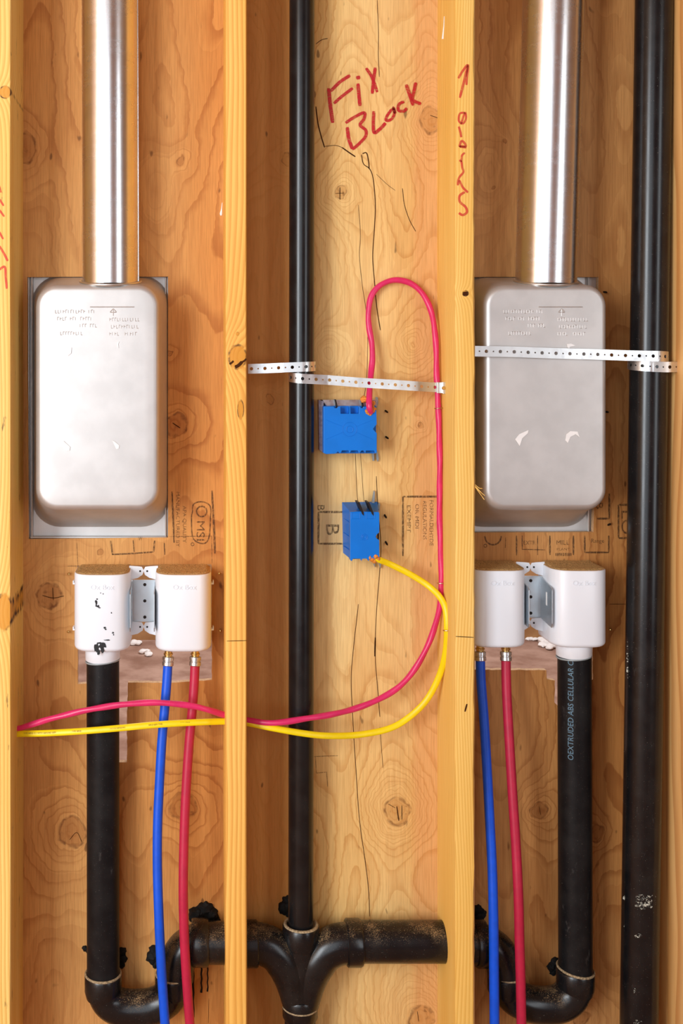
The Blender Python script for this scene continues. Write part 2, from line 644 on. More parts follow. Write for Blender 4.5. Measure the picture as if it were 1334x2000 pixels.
def white_plastic(name, smears=0.0):
    n = NT(name)
    p = n.obj()
    nz = n.sep(n.normal())[2]
    c = n.mix(n.noise(p, 9.0, 2.0), rgb(236, 240, 246), rgb(228, 233, 240))
    if smears:
        s = n.noise(n.vmul(p, (75, 75, 55)), 1.0, 4.0, 0.7)
        m = n.math('MULTIPLY', n.ramp(s, 0.66, 0.70), n.ramp(n.noise(n.vadd(p, (3.1, 0, 0)), 16.0, 1.0), 0.46, 0.56))
        c = n.mix(n.math('MULTIPLY', m, smears), c, rgb(36, 36, 38))
    # sawdust settled on upward faces
    d = n.math('MULTIPLY', n.ramp(nz, 0.55, 0.9), n.ramp(n.noise(p, 230.0, 3.0), 0.15, 0.4), clamp=True)
    c = n.mix(d, c, rgb(205, 160, 100, 0.8))
    return n.set(c, n.math('ADD', n.math('MULTIPLY', d, 0.5), 0.32), 0.0, 0.5)


M['white'] = white_plastic('white_box_plastic')
M['white_smear'] = white_plastic('white_box_plastic_smeared', 0.95)
M['white_collar'] = plain('white_collar_plastic', rgb(234, 238, 244), 0.32, 0, 0.5, 0.02)
M['smear'] = plain('black_primer_smear', rgb(26, 27, 30), 0.6)
M['sawdust'] = plain('sawdust', rgb(236, 192, 128), 0.95, 0, 0.1, 0.35, 700, 0.8)
M['blue_box'] = plain('blue_box_plastic', rgb(0, 116, 216), 0.40, 0, 0.35, 0.04, 30)
M['foil'] = steel('foil_tape', (0.72, 0.70, 0.72, 1), 0.3, 0.2, (160, 160, 160))
M['foam'] = plain('orange_foam', rgb(236, 148, 64), 0.8, 0, 0.2, 0.2, 220, 0.8)
M['clamp'] = plain('clear_clamp_plastic', rgb(150, 158, 160), 0.35)
M['pink'] = plain('pink_cable_sheath', rgb(222, 46, 106), 0.33, 0, 0.45, 0.05)
M['yellow'] = plain('yellow_cable_sheath', rgb(246, 218, 8), 0.40, 0, 0.5, 0.03)
M['cable_print'] = plain('cable_print', rgb(150, 120, 20), 0.6)
M['pex_blue'] = plain('blue_tube_plastic', rgb(0, 86, 224), 0.42, 0, 0.5, 0.06)
M['pex_red'] = plain('red_tube_plastic', rgb(190, 30, 66), 0.45, 0, 0.5, 0.06)
M['paper'] = plain('sticker_paper', rgb(244, 242, 240), 0.7, 0, 0.3, 0.03)
M['label_edge'] = plain('box_side_wall', rgb(178, 160, 168), 0.5, 0, 0.4, 0.2, 150)


def ink(name, color, lo, hi, scl, top=1.0, low=0.0):
    """ink that lies unevenly on wood: transparent where the grain shows"""
    n = NT(name)
    f = n.noise(n.vmul(n.obj(), scl), 1.0, 3.0, 0.7)
    n.set(color, 0.6, 0, 0.3)
    n.link(n.ramp(f, lo, hi, low, top), n.b.inputs['Alpha'])
    return n.mat


M['marker'] = ink('red_marker', rgb(190, 26, 40), 0.30, 0.58, (120, 1, 460), 0.93, 0.42)
M['marker_faded'] = ink('faded_red_marker', rgb(220, 78, 58), 0.25, 0.62, (260, 1, 90), 0.85, 0.35)
M['stamp'] = ink('black_stamp_ink', rgb(70, 48, 32), 0.26, 0.60, (420, 1, 160), 0.66)

# ------------------------------------------------------------------ setting
Y_PLY = 0.14
PT = 0.0125           # plywood thickness


def jag(poly, step=9.0, amt=1.0, seed=0):
    rr = random.Random(seed)
    out = []
    for a, b in zip(poly, poly[1:] + poly[:1]):
        l = math.hypot(b[0] - a[0], b[1] - a[1])
        k = max(1, int(l / step))
        for i in range(k):
            t = i / k
            j = 0 if i == 0 else amt
            out.append((a[0] + (b[0] - a[0]) * t + rr.uniform(-j, j) * 0.6, a[1] + (b[1] - a[1]) * t + rr.uniform(-j, j) * 0.6))
    return out


hole_dryer_l = jag([(53, 541), (328, 540), (328, 1050), (56, 1053)], 60, .5, 1)
hole_dryer_r = jag([(893, 541), (1169, 541), (1159, 1039), (884, 1041)], 60, .5, 2)
hole_valve_l = jag([(151, 1105), (413, 1102), (414, 1328), (330, 1334), (250, 1333), (248, 1400), (248, 1489), (176, 1491), (174, 1335), (152, 1336)], 8, 1.1, 3)
hole_valve_r = jag([(905, 1098), (1158, 1098), (1158, 1327), (1150, 1328), (1150, 1468), (1092, 1468), (1091, 1380), (1083, 1372), (1084, 1329), (1068, 1326), (1067, 1309), (905, 1308)], 8, 1.1, 4)

wall = MB()


def panel(x0, x1, holes, mi):
    z0, z1 = 0.0, 3.2
    outer = [Vector((x0, z0, 0)), Vector((x1, z0, 0)), Vector((x1, z1, 0)), Vector((x0, z1, 0))]
    loops = [[(v.x, v.y) for v in outer]] + [[(P(a, b, Y_PLY).x, P(a, b, Y_PLY).z) for a, b in h] for h in holes]
    for Y, fl in ((Y_PLY, False), (Y_PLY + PT, True)):
        pts = [q for l in loops for q in l]
        ids = [wall.vert((x, Y, z)) for x, z in pts]
        for t in tessellate_polygon([[Vector((x, z, 0)) for x, z in l] for l in loops]):
            p = [pts[k] for k in t]
            ar = (p[1][0] - p[0][0]) * (p[2][1] - p[0][1]) - (p[2][0] - p[0][0]) * (p[1][1] - p[0][1])
            if abs(ar) < 1e-12:
                continue
            t = t if (ar > 0) != fl else t[::-1]
            wall.face([ids[k] for k in t], mi)
    for l in loops[1:]:
        a = [(x, Y_PLY, z) for x, z in l]
        b = [(x, Y_PLY + PT, z) for x, z in l]
        wall.grid([a, b], True, 3)


panel(-3.2, 0.083, [hole_dryer_l, hole_valve_l], 0)
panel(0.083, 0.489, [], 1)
panel(0.489, 4.2, [hole_dryer_r, hole_valve_r], 2)
me = bpy.data.meshes.new('wall_back')
me.from_pydata(wall.v, [], wall.f)
for k in ('ply_left', 'ply_middle', 'ply_right', 'cut_edge'):
    me.materials.append(M[k])
for p, mi in zip(me.polygons, wall.m):
    p.material_index = mi
wall_back = bpy.data.objects.new('wall_back', me)
COL.objects.link(wall_back)
tag(wall_back, kind='structure')


def simple_mat(name, base, dark, scale, rough=0.8):
    n = NT(name)
    p = n.obj()
    a = n.noise(p, scale, 5.0, 0.6)
    c = n.mix(n.ramp(a, 0.3, 0.7), base, dark)
    return n.set(c, rough, 0, 0.2)


M['subfloor'] = simple_mat('subfloor_board', rgb(186, 140, 92), rgb(150, 104, 62), 6)
M['far_floor'] = simple_mat('dusty_subfloor', rgb(182, 150, 134), rgb(140, 106, 90), 5)
M['room_wall'] = simple_mat('bare_framing_board', rgb(196, 154, 108), rgb(166, 124, 82), 4)
M['frame_wood'] = simple_mat('window_frame_wood', rgb(210, 180, 140), rgb(190, 156, 112), 10)


def structure(name, a, b, mat):
    m = MB()
    m.box(a, b)
    return tag(m.build(name, mat, smooth=0), kind='structure')


structure('floor', (-3.2, -3.2, -0.05), (4.2, Y_PLY, 0.0), M['subfloor'])
structure('floor_far', (-3.2, Y_PLY, -0.05), (4.2, 4.25, 0.0), M['far_floor'])
structure('ceiling', (-3.2, -3.2, 3.2), (4.2, 4.25, 3.25), M['room_wall'])
structure('wall_left', (-3.25, -3.2, 0), (-3.2, 4.25, 3.2), M['room_wall'])
structure('wall_right', (4.2, -3.2, 0), (4.25, 4.25, 3.2), M['room_wall'])
structure('wall_far', (-3.2, 4.15, 0), (4.2, 4.25, 3.2), M['room_wall'])
wf = MB()
for a, b in (((-3.2, 0), (4.2, 0.45)), ((-3.2, 3.05), (4.2, 3.2)), ((-3.2, 0.45), (-3.0, 3.05)), ((-1.5, 0.45), (-1.35, 3.05)), ((0.05, 0.45), (1.95, 3.05)), ((2.85, 0.45), (4.2, 3.05))):
    wf.box((a[0], -3.25, a[1]), (b[0], -3.12, b[1]))
tag(wf.build('wall_front', M['room_wall'], smooth=0), kind='structure')
for i, (x0, x1) in enumerate(((-3.0, -1.5), (-1.35, 0.05), (1.95, 2.85)), 1):
    m = MB()
    for a, b in (((x0, .45), (x0 + .05, 3.05)), ((x1 - .05, .45), (x1, 3.05)), ((x0, .45), (x1, .50)), ((x0, 3.0), (x1, 3.05)), (((x0 + x1) / 2 - .03, .45), ((x0 + x1) / 2 + .03, 3.05))):
        m.box((a[0], -3.2, a[1]), (b[0], -3.14, b[1]))
    tag(m.build('window_%d' % i, M['frame_wood'], smooth=0), kind='structure')

# ---- cracks, stamps and marker lettering on the plywood
cr = MB()
YS = flat(Y_PLY - 0.0004)
for pts, wd in (
    ([(737, 0), (739, 60), (739, 110), (741, 150)], 1.6), ([(617, 208), (621, 240), (627, 265), (634, 288)], 3.2), ([(634, 286), (655, 284), (668, 288)], 1.6), ([(668, 288), (682, 298), (694, 306)], 3.6),
    ([(706, 302), (710, 320), (722, 330), (729, 350), (733, 400), (731, 450), (728, 500), (731, 545), (736, 600), (743, 645)], 2.4), ([(708, 300), (716, 299), (720, 316), (721, 330)], 3.0),
    ([(700, 400), (704, 460), (702, 500), (708, 560), (714, 600), (718, 650), (716, 740), (708, 790)], 1.2), ([(694, 885), (697, 960), (700, 985)], 1.2), ([(704, 885), (711, 985)], 1.0),
    ([(735, 930), (738, 990), (744, 1060), (742, 1110), (735, 1200), (733, 1280), (738, 1350), (742, 1400)], 1.8), ([(733, 1245), (732, 1282)], 4.0), ([(700, 1180), (690, 1270), (686, 1330), (690, 1420), (695, 1500), (702, 1600), (713, 1680), (720, 1740), (722, 1790)], 1.8),
    ([(742, 1420), (745, 1460), (748, 1500)], 1.2), ([(786, 368), (790, 400), (800, 430), (812, 452)], 1.8), ([(735, 340), (756, 360), (772, 372)], 1.0), ([(617, 86), (628, 78), (640, 75)], 1.8),
    ([(775, 1575), (779, 1603)], 3.0), ([(785, 1573), (785, 1601)], 2.0), ([(758, 1570), (772, 1578)], 1.4), ([(840, 225), (858, 233), (860, 250)], 1.6),
    ([(83, 1163), (104, 1168), (125, 1164)], 2.0), ([(103, 1148), (104, 1172)], 2.0), ([(136, 1640), (150, 1626), (160, 1645)], 1.6),
        ([(664, 366), (664, 390)], 2.4), ([(655, 378), (672, 377)], 1.6), ([(337, 826), (352, 836)], 3.0), ([(1053, 1575), (1056, 1592)], 1.4), ([(1190, 1180), (1222, 1180)], 1.4),
        ([(815, 1975), (818, 1995)], 1.6), ([(408, 1950), (407, 1998)], 1.0)):
    add_stroke(cr, pts, wd * 0.68, YS)
tag(cr.build('crack', M['crack'], wall_back, smooth=0), 'thin dark splits and checks in the plywood face')

mk = MB()
YM = flat(Y_PLY - 0.0006)
for pts, wd in (
    ([(642, 172), (645, 205), (650, 240)], 7.5), ([(646, 178), (664, 160), (684, 147)], 6.5), ([(652, 202), (668, 188), (689, 172)], 6.0), ([(699, 163), (701, 185), (703, 207)], 7), ([(699, 148), (700, 155)], 8),
    ([(715, 133), (726, 150), (737, 180)], 6), ([(733, 132), (730, 152), (727, 183)], 6.5),
    ([(678, 248), (681, 270), (688, 291)], 7), ([(675, 240), (690, 230), (711, 220), (711, 232), (703, 244), (714, 254), (714, 266), (702, 280), (688, 292)], 6),
    ([(730, 217), (729, 240), (731, 259), (744, 250), (753, 240)], 6.5), ([(766, 212), (756, 226), (754, 235), (764, 233), (770, 222), (768, 210), (772, 222)], 5.5), ([(789, 198), (779, 204), (778, 215), (788, 217), (795, 211)], 6),
        ([(793, 165), (800, 185), (807, 206)], 7), ([(812, 161), (808, 180), (806, 195), (822, 203)], 6.5)):
    add_stroke(mk, pts, wd, flat(Y_PLY - 0.0006 - 0.00006 * (len(mk.f) // 12)))
tag(mk.build('marker_lettering', M['marker'], wall_back, smooth=0), 'red marker handwriting reading fix block')

st = MB()
YI = flat(Y_PLY - 0.0005)


def frame(x0, y0, x1, y1, wd, sides='lrtb'):
    for s, q in (('l', [(x0, y0), (x0, y1)]), ('r', [(x1, y0), (x1, y1)]), ('t', [(x0, y0), (x1, y0)]), ('b', [(x0, y1), (x1, y1)])):
        if s in sides:
            add_stroke(st, q, wd, YI, smooth=False)


# middle bay
frame(787, 970, 870, 1086, 4, 'lt')
for tx, x, y, L in (('FORMALDEHYDE', 839, 976, 90), ('REGULATIONS', 826, 978, 76), ('OR MDI', 811, 984, 48), ('EXEMPT', 795, 986, 54)):
    add_text(st, tx, x, y, 7.5, 90, YI, L)
frame(622, 1000, 672, 1062, 4, 'ltb')
add_text(st, 'B', 637, 1021, 26, 90, YI, 24)
add_text(st, 'B', 620, 985, 14, 90, YI, 12)
# left bay
for tx, x, y, h, L in (('MANUFACTURED BY', 344, 960, 7, 108), ('APA QUALITY', 357, 988, 7, 72), ('MSI', 384, 1016, 16, 40)):
    add_text(st, tx, x, y, h, 90, YI, L)
add_stroke(st, [(394 + 10 * math.cos(a * .5236), 999 + 10 * math.sin(a * .5236)) for a in range(13)], 3, YI)
add_stroke(st, [(376, 1000), (378, 985), (394, 980), (410, 988), (411, 1010), (409, 1045), (402, 1060), (388, 1060), (376, 1048), (374, 1010), (376, 1000)], 2.5, YI)
add_stroke(st, [(376 + 3 * math.cos(a * .7854), 1063 + 3 * math.sin(a * .7854)) for a in range(9)], 1.4, YI)
for q, wd in (([(414, 958), (418, 1030), (420, 1082)], 4), ([(336, 960), (340, 1060)], 3.5), ([(216, 1056), (220, 1084)], 3.5), ([(302, 1056), (300, 1078)], 3.5), ([(219, 1083), (260, 1081), (300, 1078)], 3), ([(260, 1055), (262, 1078)], 2),
              ([(330, 1048), (413, 1047)], 1.2), ([(413, 1047), (414, 1100)], 1.2), ([(321, 1060), (322, 1084)], 2.5), ([(150, 1060), (152, 1105)], 1.0), ([(132, 1106), (255, 1103)], 1.2)):
    add_stroke(st, q, wd, YI, smooth=False)
add_text(st, 'W', 270, 1056, 8, 0, YI, 8)
# right bay
frame(1166, 964, 1190, 1013, 4, 'rb')
add_text(st, 'B', 1164, 980, 14, 90, YI, 14)
frame(1208, 986, 1240, 1051, 4, 'ltb')
add_text(st, 'LO', 1214, 995, 18, 90, YI, 48)
frame(1142, 1046, 1189, 1079, 3.5, 'lrb')
add_text(st, 'Range', 1154, 1060, 8, 0, YI, 26)
frame(1074, 1046, 1120, 1084, 3.5, 'lr')
add_text(st, 'MILL', 1086, 1064, 9, 0, YI, 26)
add_text(st, 'PLANT', 1087, 1075, 5, 0, YI, 26)
for k in range(9):
    add_stroke(st, [(1086 + k * 3.6, 1080), (1086 + k * 3.6, 1086)], 1.8 + (k % 3) * .6, YI, smooth=False)
for q, wd in (([(1009, 1046), (1009, 1085)], 3), ([(1020, 1046), (1020, 1073), (1065, 1074)], 1.8), ([(1050, 1046), (1050, 1084)], 2), ([(988, 1050), (987, 1070)], 1.6)):
    add_stroke(st, q, wd, YI, smooth=False)
add_text(st, 'EXTR', 1022, 1064, 8, 0, YI, 24)
add_stroke(st, [(963 + 16 * math.cos(a * .5236), 1047 + 17 * math.sin(a * .5236)) for a in range(7)], 3, YI)
add_stroke(st, [(948 + 3 * math.cos(a * .7854), 1066 + 3 * math.sin(a * .7854)) for a in range(9)], 1.4, YI)
# small marks
for q, wd in (([(600, 1478), (660, 1476)], 1.2), ([(616, 1477), (618, 1510)], 1.0), ([(618, 1510), (638, 1508), (640, 1536)], 1.2)):
    add_stroke(st, q, wd, YI, smooth=False)
tag(st.build('ink_stamp', M['stamp'], wall_back, smooth=0), 'faint black mill stamps printed on the plywood')

# debris in the room beyond
for i, (px, py, s) in enumerate(((270, 1257, .032), (283, 1279, .034), (1047, 1246, .034), (1062, 1256, .038), (1070, 1266, .036), (1040, 1251, .022))):
    k = (py - PY0) / F
    Yd = ZC / k - D
    c = P(px, py, Yd)
    m = MB()
    for q in range(4):
        bmx = bmesh.new()
        bmesh.ops.create_icosphere(bmx, subdivisions=2, radius=s * (0.5 + 0.35 * R.random()))
        o3 = Vector((R.uniform(-s, s), R.uniform(-s, s), s * .35))
        b0 = len(m.v)
        for v in bmx.verts:
            n_ = 1 + 0.5 * mnoise.noise(v.co * 40 + Vector((i, q, 0)))
            z = v.co.z * n_ * 0.55 + s * .3
            m.vert((c.x + o3.x + v.co.x * n_, c.y + o3.y + v.co.y * n_, max(0.001, z)))
        for f in bmx.faces:
            m.face([b0 + v.index for v in f.verts])
        bmx.free()
    tag(m.build('paper_scrap', M['paper']), 'crumpled white scrap on the far floor, ' + ['upper of two beneath the bracket with bolts', 'lower of two beneath the bracket with bolts', 'third from top beneath the winged bracket',
                                                                                             'second lowest beneath the winged bracket', 'lowest beneath the winged bracket', 'topmost beneath the winged bracket'][i], 'scrap', 'paper scraps on the far floor')

# ------------------------------------------------------------------ studs


def stud(name, label, xa, xb, mat, jit=0.0, wane=0.0, seed=0):
    rr = random.Random(seed)
    n = 150
    z0, z1 = 0.0, 3.2
    c = 0.0022
    rings = []
    for k in range(n + 1):
        z = z0 + (z1 - z0) * k / n
        j = 0.0010 * mnoise.noise(Vector((seed, 0, z * 2.0)))
        wv = 0.0
        if wane:
            wv = wane * (0.5 + 0.5 * mnoise.noise(Vector((seed, 3.0, z * 7)))) + rr.uniform(-jit, jit)
        a, b = xa + j, xb + j
        d = Y_PLY
        rings.append([(a + c, 0, z), (b - c - wv * 0.6, 0, z), (b - c * .3 - wv * .25 + rr.uniform(-jit, jit), c + wv * .4, z), (b + rr.uniform(-jit, jit) * .5, c * 2 + wv, z), (b, d, z), (a, d, z), (a, c, z), (a + c * .3, c * .3, z)])
    m = MB()
    ids = m.grid(rings, True)
    m.cap(ids[0], 0, True)
    m.cap(ids[-1])
    return tag(m.build(name, mat, smooth=30), label, 'stud', 'framing studs of the open wall')


def xs(px):
    return P(px, 0, 0).x


stud_l = stud('wall_stud', 'stained pine stud beside the grey vent box, with dark scuffs and red marker', xs(22) - 0.038, xs(22), M['stud_left'], seed=1)
stud_m = stud('wall_stud', 'orange pine stud with a large knot, between silver vent box and thin black pipe', xs(441), xs(482.5), M['stud_mid'], seed=2)
stud_r = stud('wall_stud', 'yellow pine stud with ragged splintered edge and red marker arrow, beside pink cable', xs(889), xs(929), M['stud_right'], 0.0011, 0.006, seed=3)
stud_e = stud('wall_stud', 'brown pine stud at the photo edge behind the thickest black pipe', xs(1339), xs(1381), M['stud_end'], seed=4)

YW = flat(-0.0006)
m = MB()
for pts, wd in (
    ([(895, 153), (904, 138), (914, 127), (912, 150), (911, 166)], 4.5), ([(914, 127), (906, 160), (898, 191)], 5), ([(908, 220), (898, 222), (896, 236), (904, 241), (910, 232), (908, 220), (900, 243)], 4),
    ([(896, 247), (899, 258), (901, 268)], 4.5), ([(897, 286), (902, 275), (910, 285), (898, 286), (911, 288)], 4.5), ([(908, 298), (902, 304), (901, 314), (897, 313)], 4), ([(901, 314), (903, 328), (905, 336), (896, 348), (894, 362)], 4.2),
        ([(897, 352), (904, 366), (914, 376)], 4.5), ([(908, 375), (898, 382), (898, 394), (909, 404), (912, 414), (904, 420), (896, 416)], 4.8)):
    add_stroke(m, pts, wd, YW)
tag(m.build('marker_lettering', M['marker_faded'], stud_r, smooth=0), 'faded red marker arrow and vertical handwriting')
m = MB()
for pts, wd in (([(-3, 360), (2, 376)], 4), ([(-2, 388), (7, 402)], 4), ([(-2, 409), (8, 423)], 4), ([(-2, 452), (6, 467)], 4), ([(-2, 480), (7, 494), (15, 510)], 4.5), ([(-2, 527), (9, 521), (11, 540), (13, 564)], 4.5)):
    add_stroke(m, pts, wd, YW)
tag(m.build('marker_lettering', M['marker_faded'], stud_l, smooth=0), 'faded red marker strokes running down the stud')
m = MB()
for px, py, s in ((466, 712, 7), (452, 708, 4), (477, 704, 4)):
    add_stroke(m, [(px - s, py + s * .7), (px, py + s * .2), (px + s, py - s * .8)], s * .9, YW)
m.build('crack', M['crack'], stud_m, smooth=0)
for nm, q, wd in (('nail_knot', [(904, 574), (914, 573)], 8), ('pencil_line', [(890, 1243), (925, 1245)], 1.4), ('crack', [(912, 1375), (908, 1390)], 3)):
    m = MB()
    add_stroke(m, q, wd, YW)
    m.build(nm, M['crack'], stud_r, smooth=0)
m = MB()
add_stroke(m, [(443, 1252), (482, 1251)], 1.2, YW)
m.build('pencil_line', M['crack'], stud_m, smooth=0)
# wood fibres hanging off the ragged edge
m = MB()
for dx, dy in ((16, 30), (14, 20), (12, 8), (17, 22)):
    m.tube(path_px([(928, 945 + dy * .2, .004), (936, 950 + dy * .4, .0), (930 + dx, 946 + dy, -.004)], 4), 0.0006, 5)
tag(tag(m.build('wood_fibre', M['stud_right'], stud_r), 'pale splinters along the torn edge'), kind='stuff')

# pale paint drips
def on_stud_face(px, py):
    s_ = (px - PX0) / xs(889)
    y = F / s_ - D
    return Vector((xs(889) - .0004, y, P(0, py, y).z))


m = MB()
m.tube([on_stud_face(868, 32), on_stud_face(867.5, 50), on_stud_face(866, 68), on_stud_face(865.5, 76)], [.0006, .0009, .0016, .0024], 8)
m.build('paint_drip', M['paper'], stud_r)
m = MB()
m.tube([P(434, 396, Y_PLY), P(433, 408, Y_PLY), P(432, 417, Y_PLY), P(432, 421, Y_PLY)], [.0006, .0010, .0026, .0018], 8)
m.build('paint_drip', M['paper'], wall_back)

# ------------------------------------------------------------------ vent boxes and ducts


def dryer_box(dx, label, scraps, hole):
    root = thing('vent_box', label, 'vent box', 'recessed metal vent boxes', (0, 0, 0))
    YF = Y_PLY + PT + 0.001

    def Q(px, py, Y):
        p = P(px, py, Y)
        return Vector((p.x + dx, p.y, p.z))

    def ring(x0, x1, y0, y1, rc, Y):
        return [Q(x, y, Y) for x, y in rrect(x0, x1, y0, y1, rc, 8)]
    m = MB()
    rings = [ring(62, 331, 538, 1029, 56, YF), ring(66, 328, 541, 1024, 54, YF - .004), ring(67, 326.5, 542, 1022, 53, YF - .012), ring(69, 317, 550, 1008, 48, .095), ring(71, 311.5, 556, 997, 44, .048)]
    for k in range(1, 8):
        a = math.radians(90 * k / 7)
        ins = 12 * (1 - math.cos(a))
        rings.append(ring(71 + ins, 311.5 - ins, 556 + ins, 997 - ins, 42 - ins, .043 - .013 * math.sin(a)))
    for k in (18, 60):
        rings.append(ring(71 + 12 + k, 311.5 - 12 - k, 556 + 12 + k, 997 - 12 - k, max(6, 30 - k), .030 - .0008 * (k / 60)))
    ids = m.grid(rings, True)
    m.cap(ids[-1])
    b = m.build('body', M['dryer'], root, smooth=50)
    f = MB()
    pl = [Q(x, y, YF + .002) for x, y in ((36, 526), (344, 526), (344, 1066), (36, 1066))]
    f.grid([[pl[0], pl[1]], [pl[3], pl[2]]], False)
    x0 = Q(57, 0, YF).x
    for xa, xb, d in ((55, 59, .006), (62, 65, .009)):
        f.box((Q(xa, 0, YF).x, YF - d, Q(0, 1052, YF).z), (Q(xb, 0, YF).x, YF + .002, Q(0, 541, YF).z))
    f.box((Q(60, 0, YF).x, YF - .010, Q(0, 1050, YF).z), (Q(326, 0, YF).x, YF + .002, Q(0, 1046.5, YF).z))
    for xa, xb, d in ((322, 325, .006),):
        f.box((Q(xa, 0, YF).x, YF - d, Q(0, 1052, YF).z), (Q(xb, 0, YF).x, YF + .002, Q(0, 541, YF).z))
    fo = f.build('flange', M['dryer'], root, smooth=30, bevel=0.0012)
    # raised lettering pressed into the face (too worn to read)
    e = MB()
    rr = random.Random(5)
    Z = lambda x, y: Q(x, y, .0292)

    def ticks(xa, xb, yc, gaps):
        x = xa
        k = 0
        while x < xb:
            if k not in gaps:
                h = 3.0
                sh = rr.choice((0, 1, 2, 3))
                e.tube([Z(x, yc + h), Z(x, yc - h)], .00052, 6)
                if sh == 1:
                    e.tube([Z(x, yc - h), Z(x + 3, yc - h)], .0006, 6)
                elif sh == 2:
                    e.tube([Z(x, yc + h), Z(x + 3, yc + h)], .0006, 6)
                elif sh == 3:
                    e.tube([Z(x, yc), Z(x + 3, yc - 1)], .0006, 6)
            x += 5.0
            k += 1
    ticks(108, 186, 608.5, (12,))
    ticks(112, 182, 622.5, (4, 8))
    ticks(156, 190, 636, (3,))
    ticks(118, 160, 651, ())
    ticks(214, 270, 624, ())
    ticks(217, 268, 638, ())
    ticks(214, 268, 652, (4, 5))
    e.tube([Z(176, 599.5), Z(262, 599.5)], .0009, 6)
    for q in (((221, 617), (221, 604)), ((215, 609), (221, 603)), ((227, 609), (221, 603)), ((215, 610), (227, 610))):
        e.tube([Z(*q[0]), Z(*q[1])], .0008, 6)
    tag(e.build('embossed_lettering', M['dryer'], root), 'small embossed lettering and arrow near the top of the face')
    # added bright ring standing in for light through the gap round the duct
    cx_, cy_ = (P(216, 556, .084).x, .084) if hole == 0 else (P(1066, 556, .083).x, .083)
    z_ = P(0, 550, .095).z - .196 * (.095 - cy_) + .0015
    q = MB()
    q.tube([Vector((cx_ + .0555 * math.cos(t * math.pi / 24), cy_ + .0555 * math.sin(t * math.pi / 24), z_ + .196 * .0555 * math.sin(t * math.pi / 24))) for t in range(49)], .0026, 8, caps=False)
    q.build('duct_gap_light_ring', M['strap'], root)
    for pts in scraps:
        s = MB()
        q = [P(x, y, .0285) for x, y in pts]
        s.prism([(p.x, p.z) for p in q], .0280, .0288)
        s.build('sticker_scrap', M['paper'], root, smooth=0)
    return root


dryer_box(0.0, 'silvery white vent box with a flat bright face, in the bay beside the stained stud', [[(124, 680), (140, 679), (139, 690), (133, 695), (128, 690)], [(124, 861), (137, 873), (136, 880), (129, 881)], [(219, 860), (224, 862), (233, 870), (232, 876), (227, 877)],
                                                                                   [(229, 668), (233, 667), (231, 672), (232, 680), (229, 675)]], 0)
dryer_box(0.8045, 'tan reflecting vent box crossed by a perforated metal strap', [[(1006, 858), (1014, 848), (1032, 840), (1031, 846), (1020, 856), (1015, 871)], [(1104, 860), (1106, 848), (1114, 842), (1128, 843), (1132, 854), (1124, 848), (1114, 853), (1109, 865)],
                                                             [(1107, 672), (1115, 671), (1124, 675), (1113, 677), (1112, 681), (1108, 679)]], 1)


def duct(label, top, bot, r, Yt, Yb):
    root = thing('vent_duct', label, 'duct', 'shiny round metal ducts')
    a, b = P(top[0], top[1], Yt), P(bot[0], bot[1], Yb)
    a = b + (a - b) * (0.98 / (a - b).z)
    m = MB()
    pts = [b + (a - b) * k / 30 for k in range(31)]
    m.tube(pts, r, 64)
    m.build('pipe', M['duct'], root, smooth=40)
    ax = (a - b).normalized()
    m = MB()
    u = Vector((math.cos(math.radians(-8)), -math.sin(math.radians(8)), 0)) * (r + .0004)
    m.tube([b + u, a + u], .0009, 8)
    m.build('seam', M['duct'], root)
    return root


duct('shiny silver round duct rising from the silvery white vent box', (214.5, 0), (216, 556), .0518, .082, .0840)
duct('shiny silver round duct rising from the tan strapped vent box', (1081, 0), (1066, 556), .0545, .080, .0830)

# ------------------------------------------------------------------ black drain pipes
YV = .092
stack = thing('drain_stack', 'thin black vertical vent pipe ending in a dusty double wye fitting beside the orange stud', 'drain pipe')
m = MB()
a, b = P(590.3, -420, YV), P(587.5, 1818, YV)
m.tube([a + (b - a) * k / 20 for k in range(21)], .0232, 40)
m.build('vertical_pipe', M['abs'], stack, smooth=40)
m = MB()
m.tube([P(588, 1808, YV), P(587, 1850, YV), P(586.5, 1900, YV), P(586, 1960, YV)], [.0325, .0318, .030, .029], 40)
fit = m.build('double_wye', M['abs_dusty'], stack, smooth=40)
for sgn, pts in ((1, [(692, 1842), (676, 1842), (655, 1846), (634, 1858), (617, 1880), (606, 1905), (599, 1930), (592, 1962)]), (-1, [(478, 1842), (500, 1842), (521, 1847), (541, 1859), (557, 1880), (568, 1905), (575, 1930), (582, 1962)])):
    m = MB()
    q = path_px([(x, y, YV) for x, y in pts], 6)
    n = len(q)
    m.tube(q, [.0358 - .008 * max(0, (k / n - .55) / .45) for k in range(n)], 36)
    m.build('branch_arm', M['abs_dusty'], fit, smooth=40)
m = MB()
m.tube([P(676, 1841, YV), P(678, 1841, YV), P(702, 1841, YV), P(706, 1841, YV)], [.0395, .0415, .0415, .0395], 40)
m.build('hub', M['abs_dusty'], fit, smooth=40)
m = MB()
m.tube([P(478, 1843, YV), P(501, 1843, YV), P(503.5, 1843, YV)], [.0405, .0405, .0385], 40)
m.build('hub', M['abs_dusty'], fit, smooth=40)
m = MB()
m.tube([P(588, 1806, YV), P(588, 1809, YV), P(587.5, 1838, YV), P(587.5, 1852, YV)], [.0325, .0342, .0342, .031], 40)
m.build('hub', M['abs_dusty'], fit, smooth=40)
m = MB()
m.tube([P(586, 1945, YV), P(586, 1949, YV), P(586, 1984, YV), P(586, 1990, YV)], [.0305, .0325, .0325, .029], 40)
m.build('hub', M['abs_dusty'], fit, smooth=40)
m = MB()
m.tube([P(586, 1980, YV), P(586, 2180, YV)], .0285, 36)
m.build('lower_pipe', M['abs_scuff'], stack, smooth=40)
m = MB()
m.tube([P(700, 1839, YV), P(868, 1839, YV), P(888, 1839, YV)], .0365, 40)
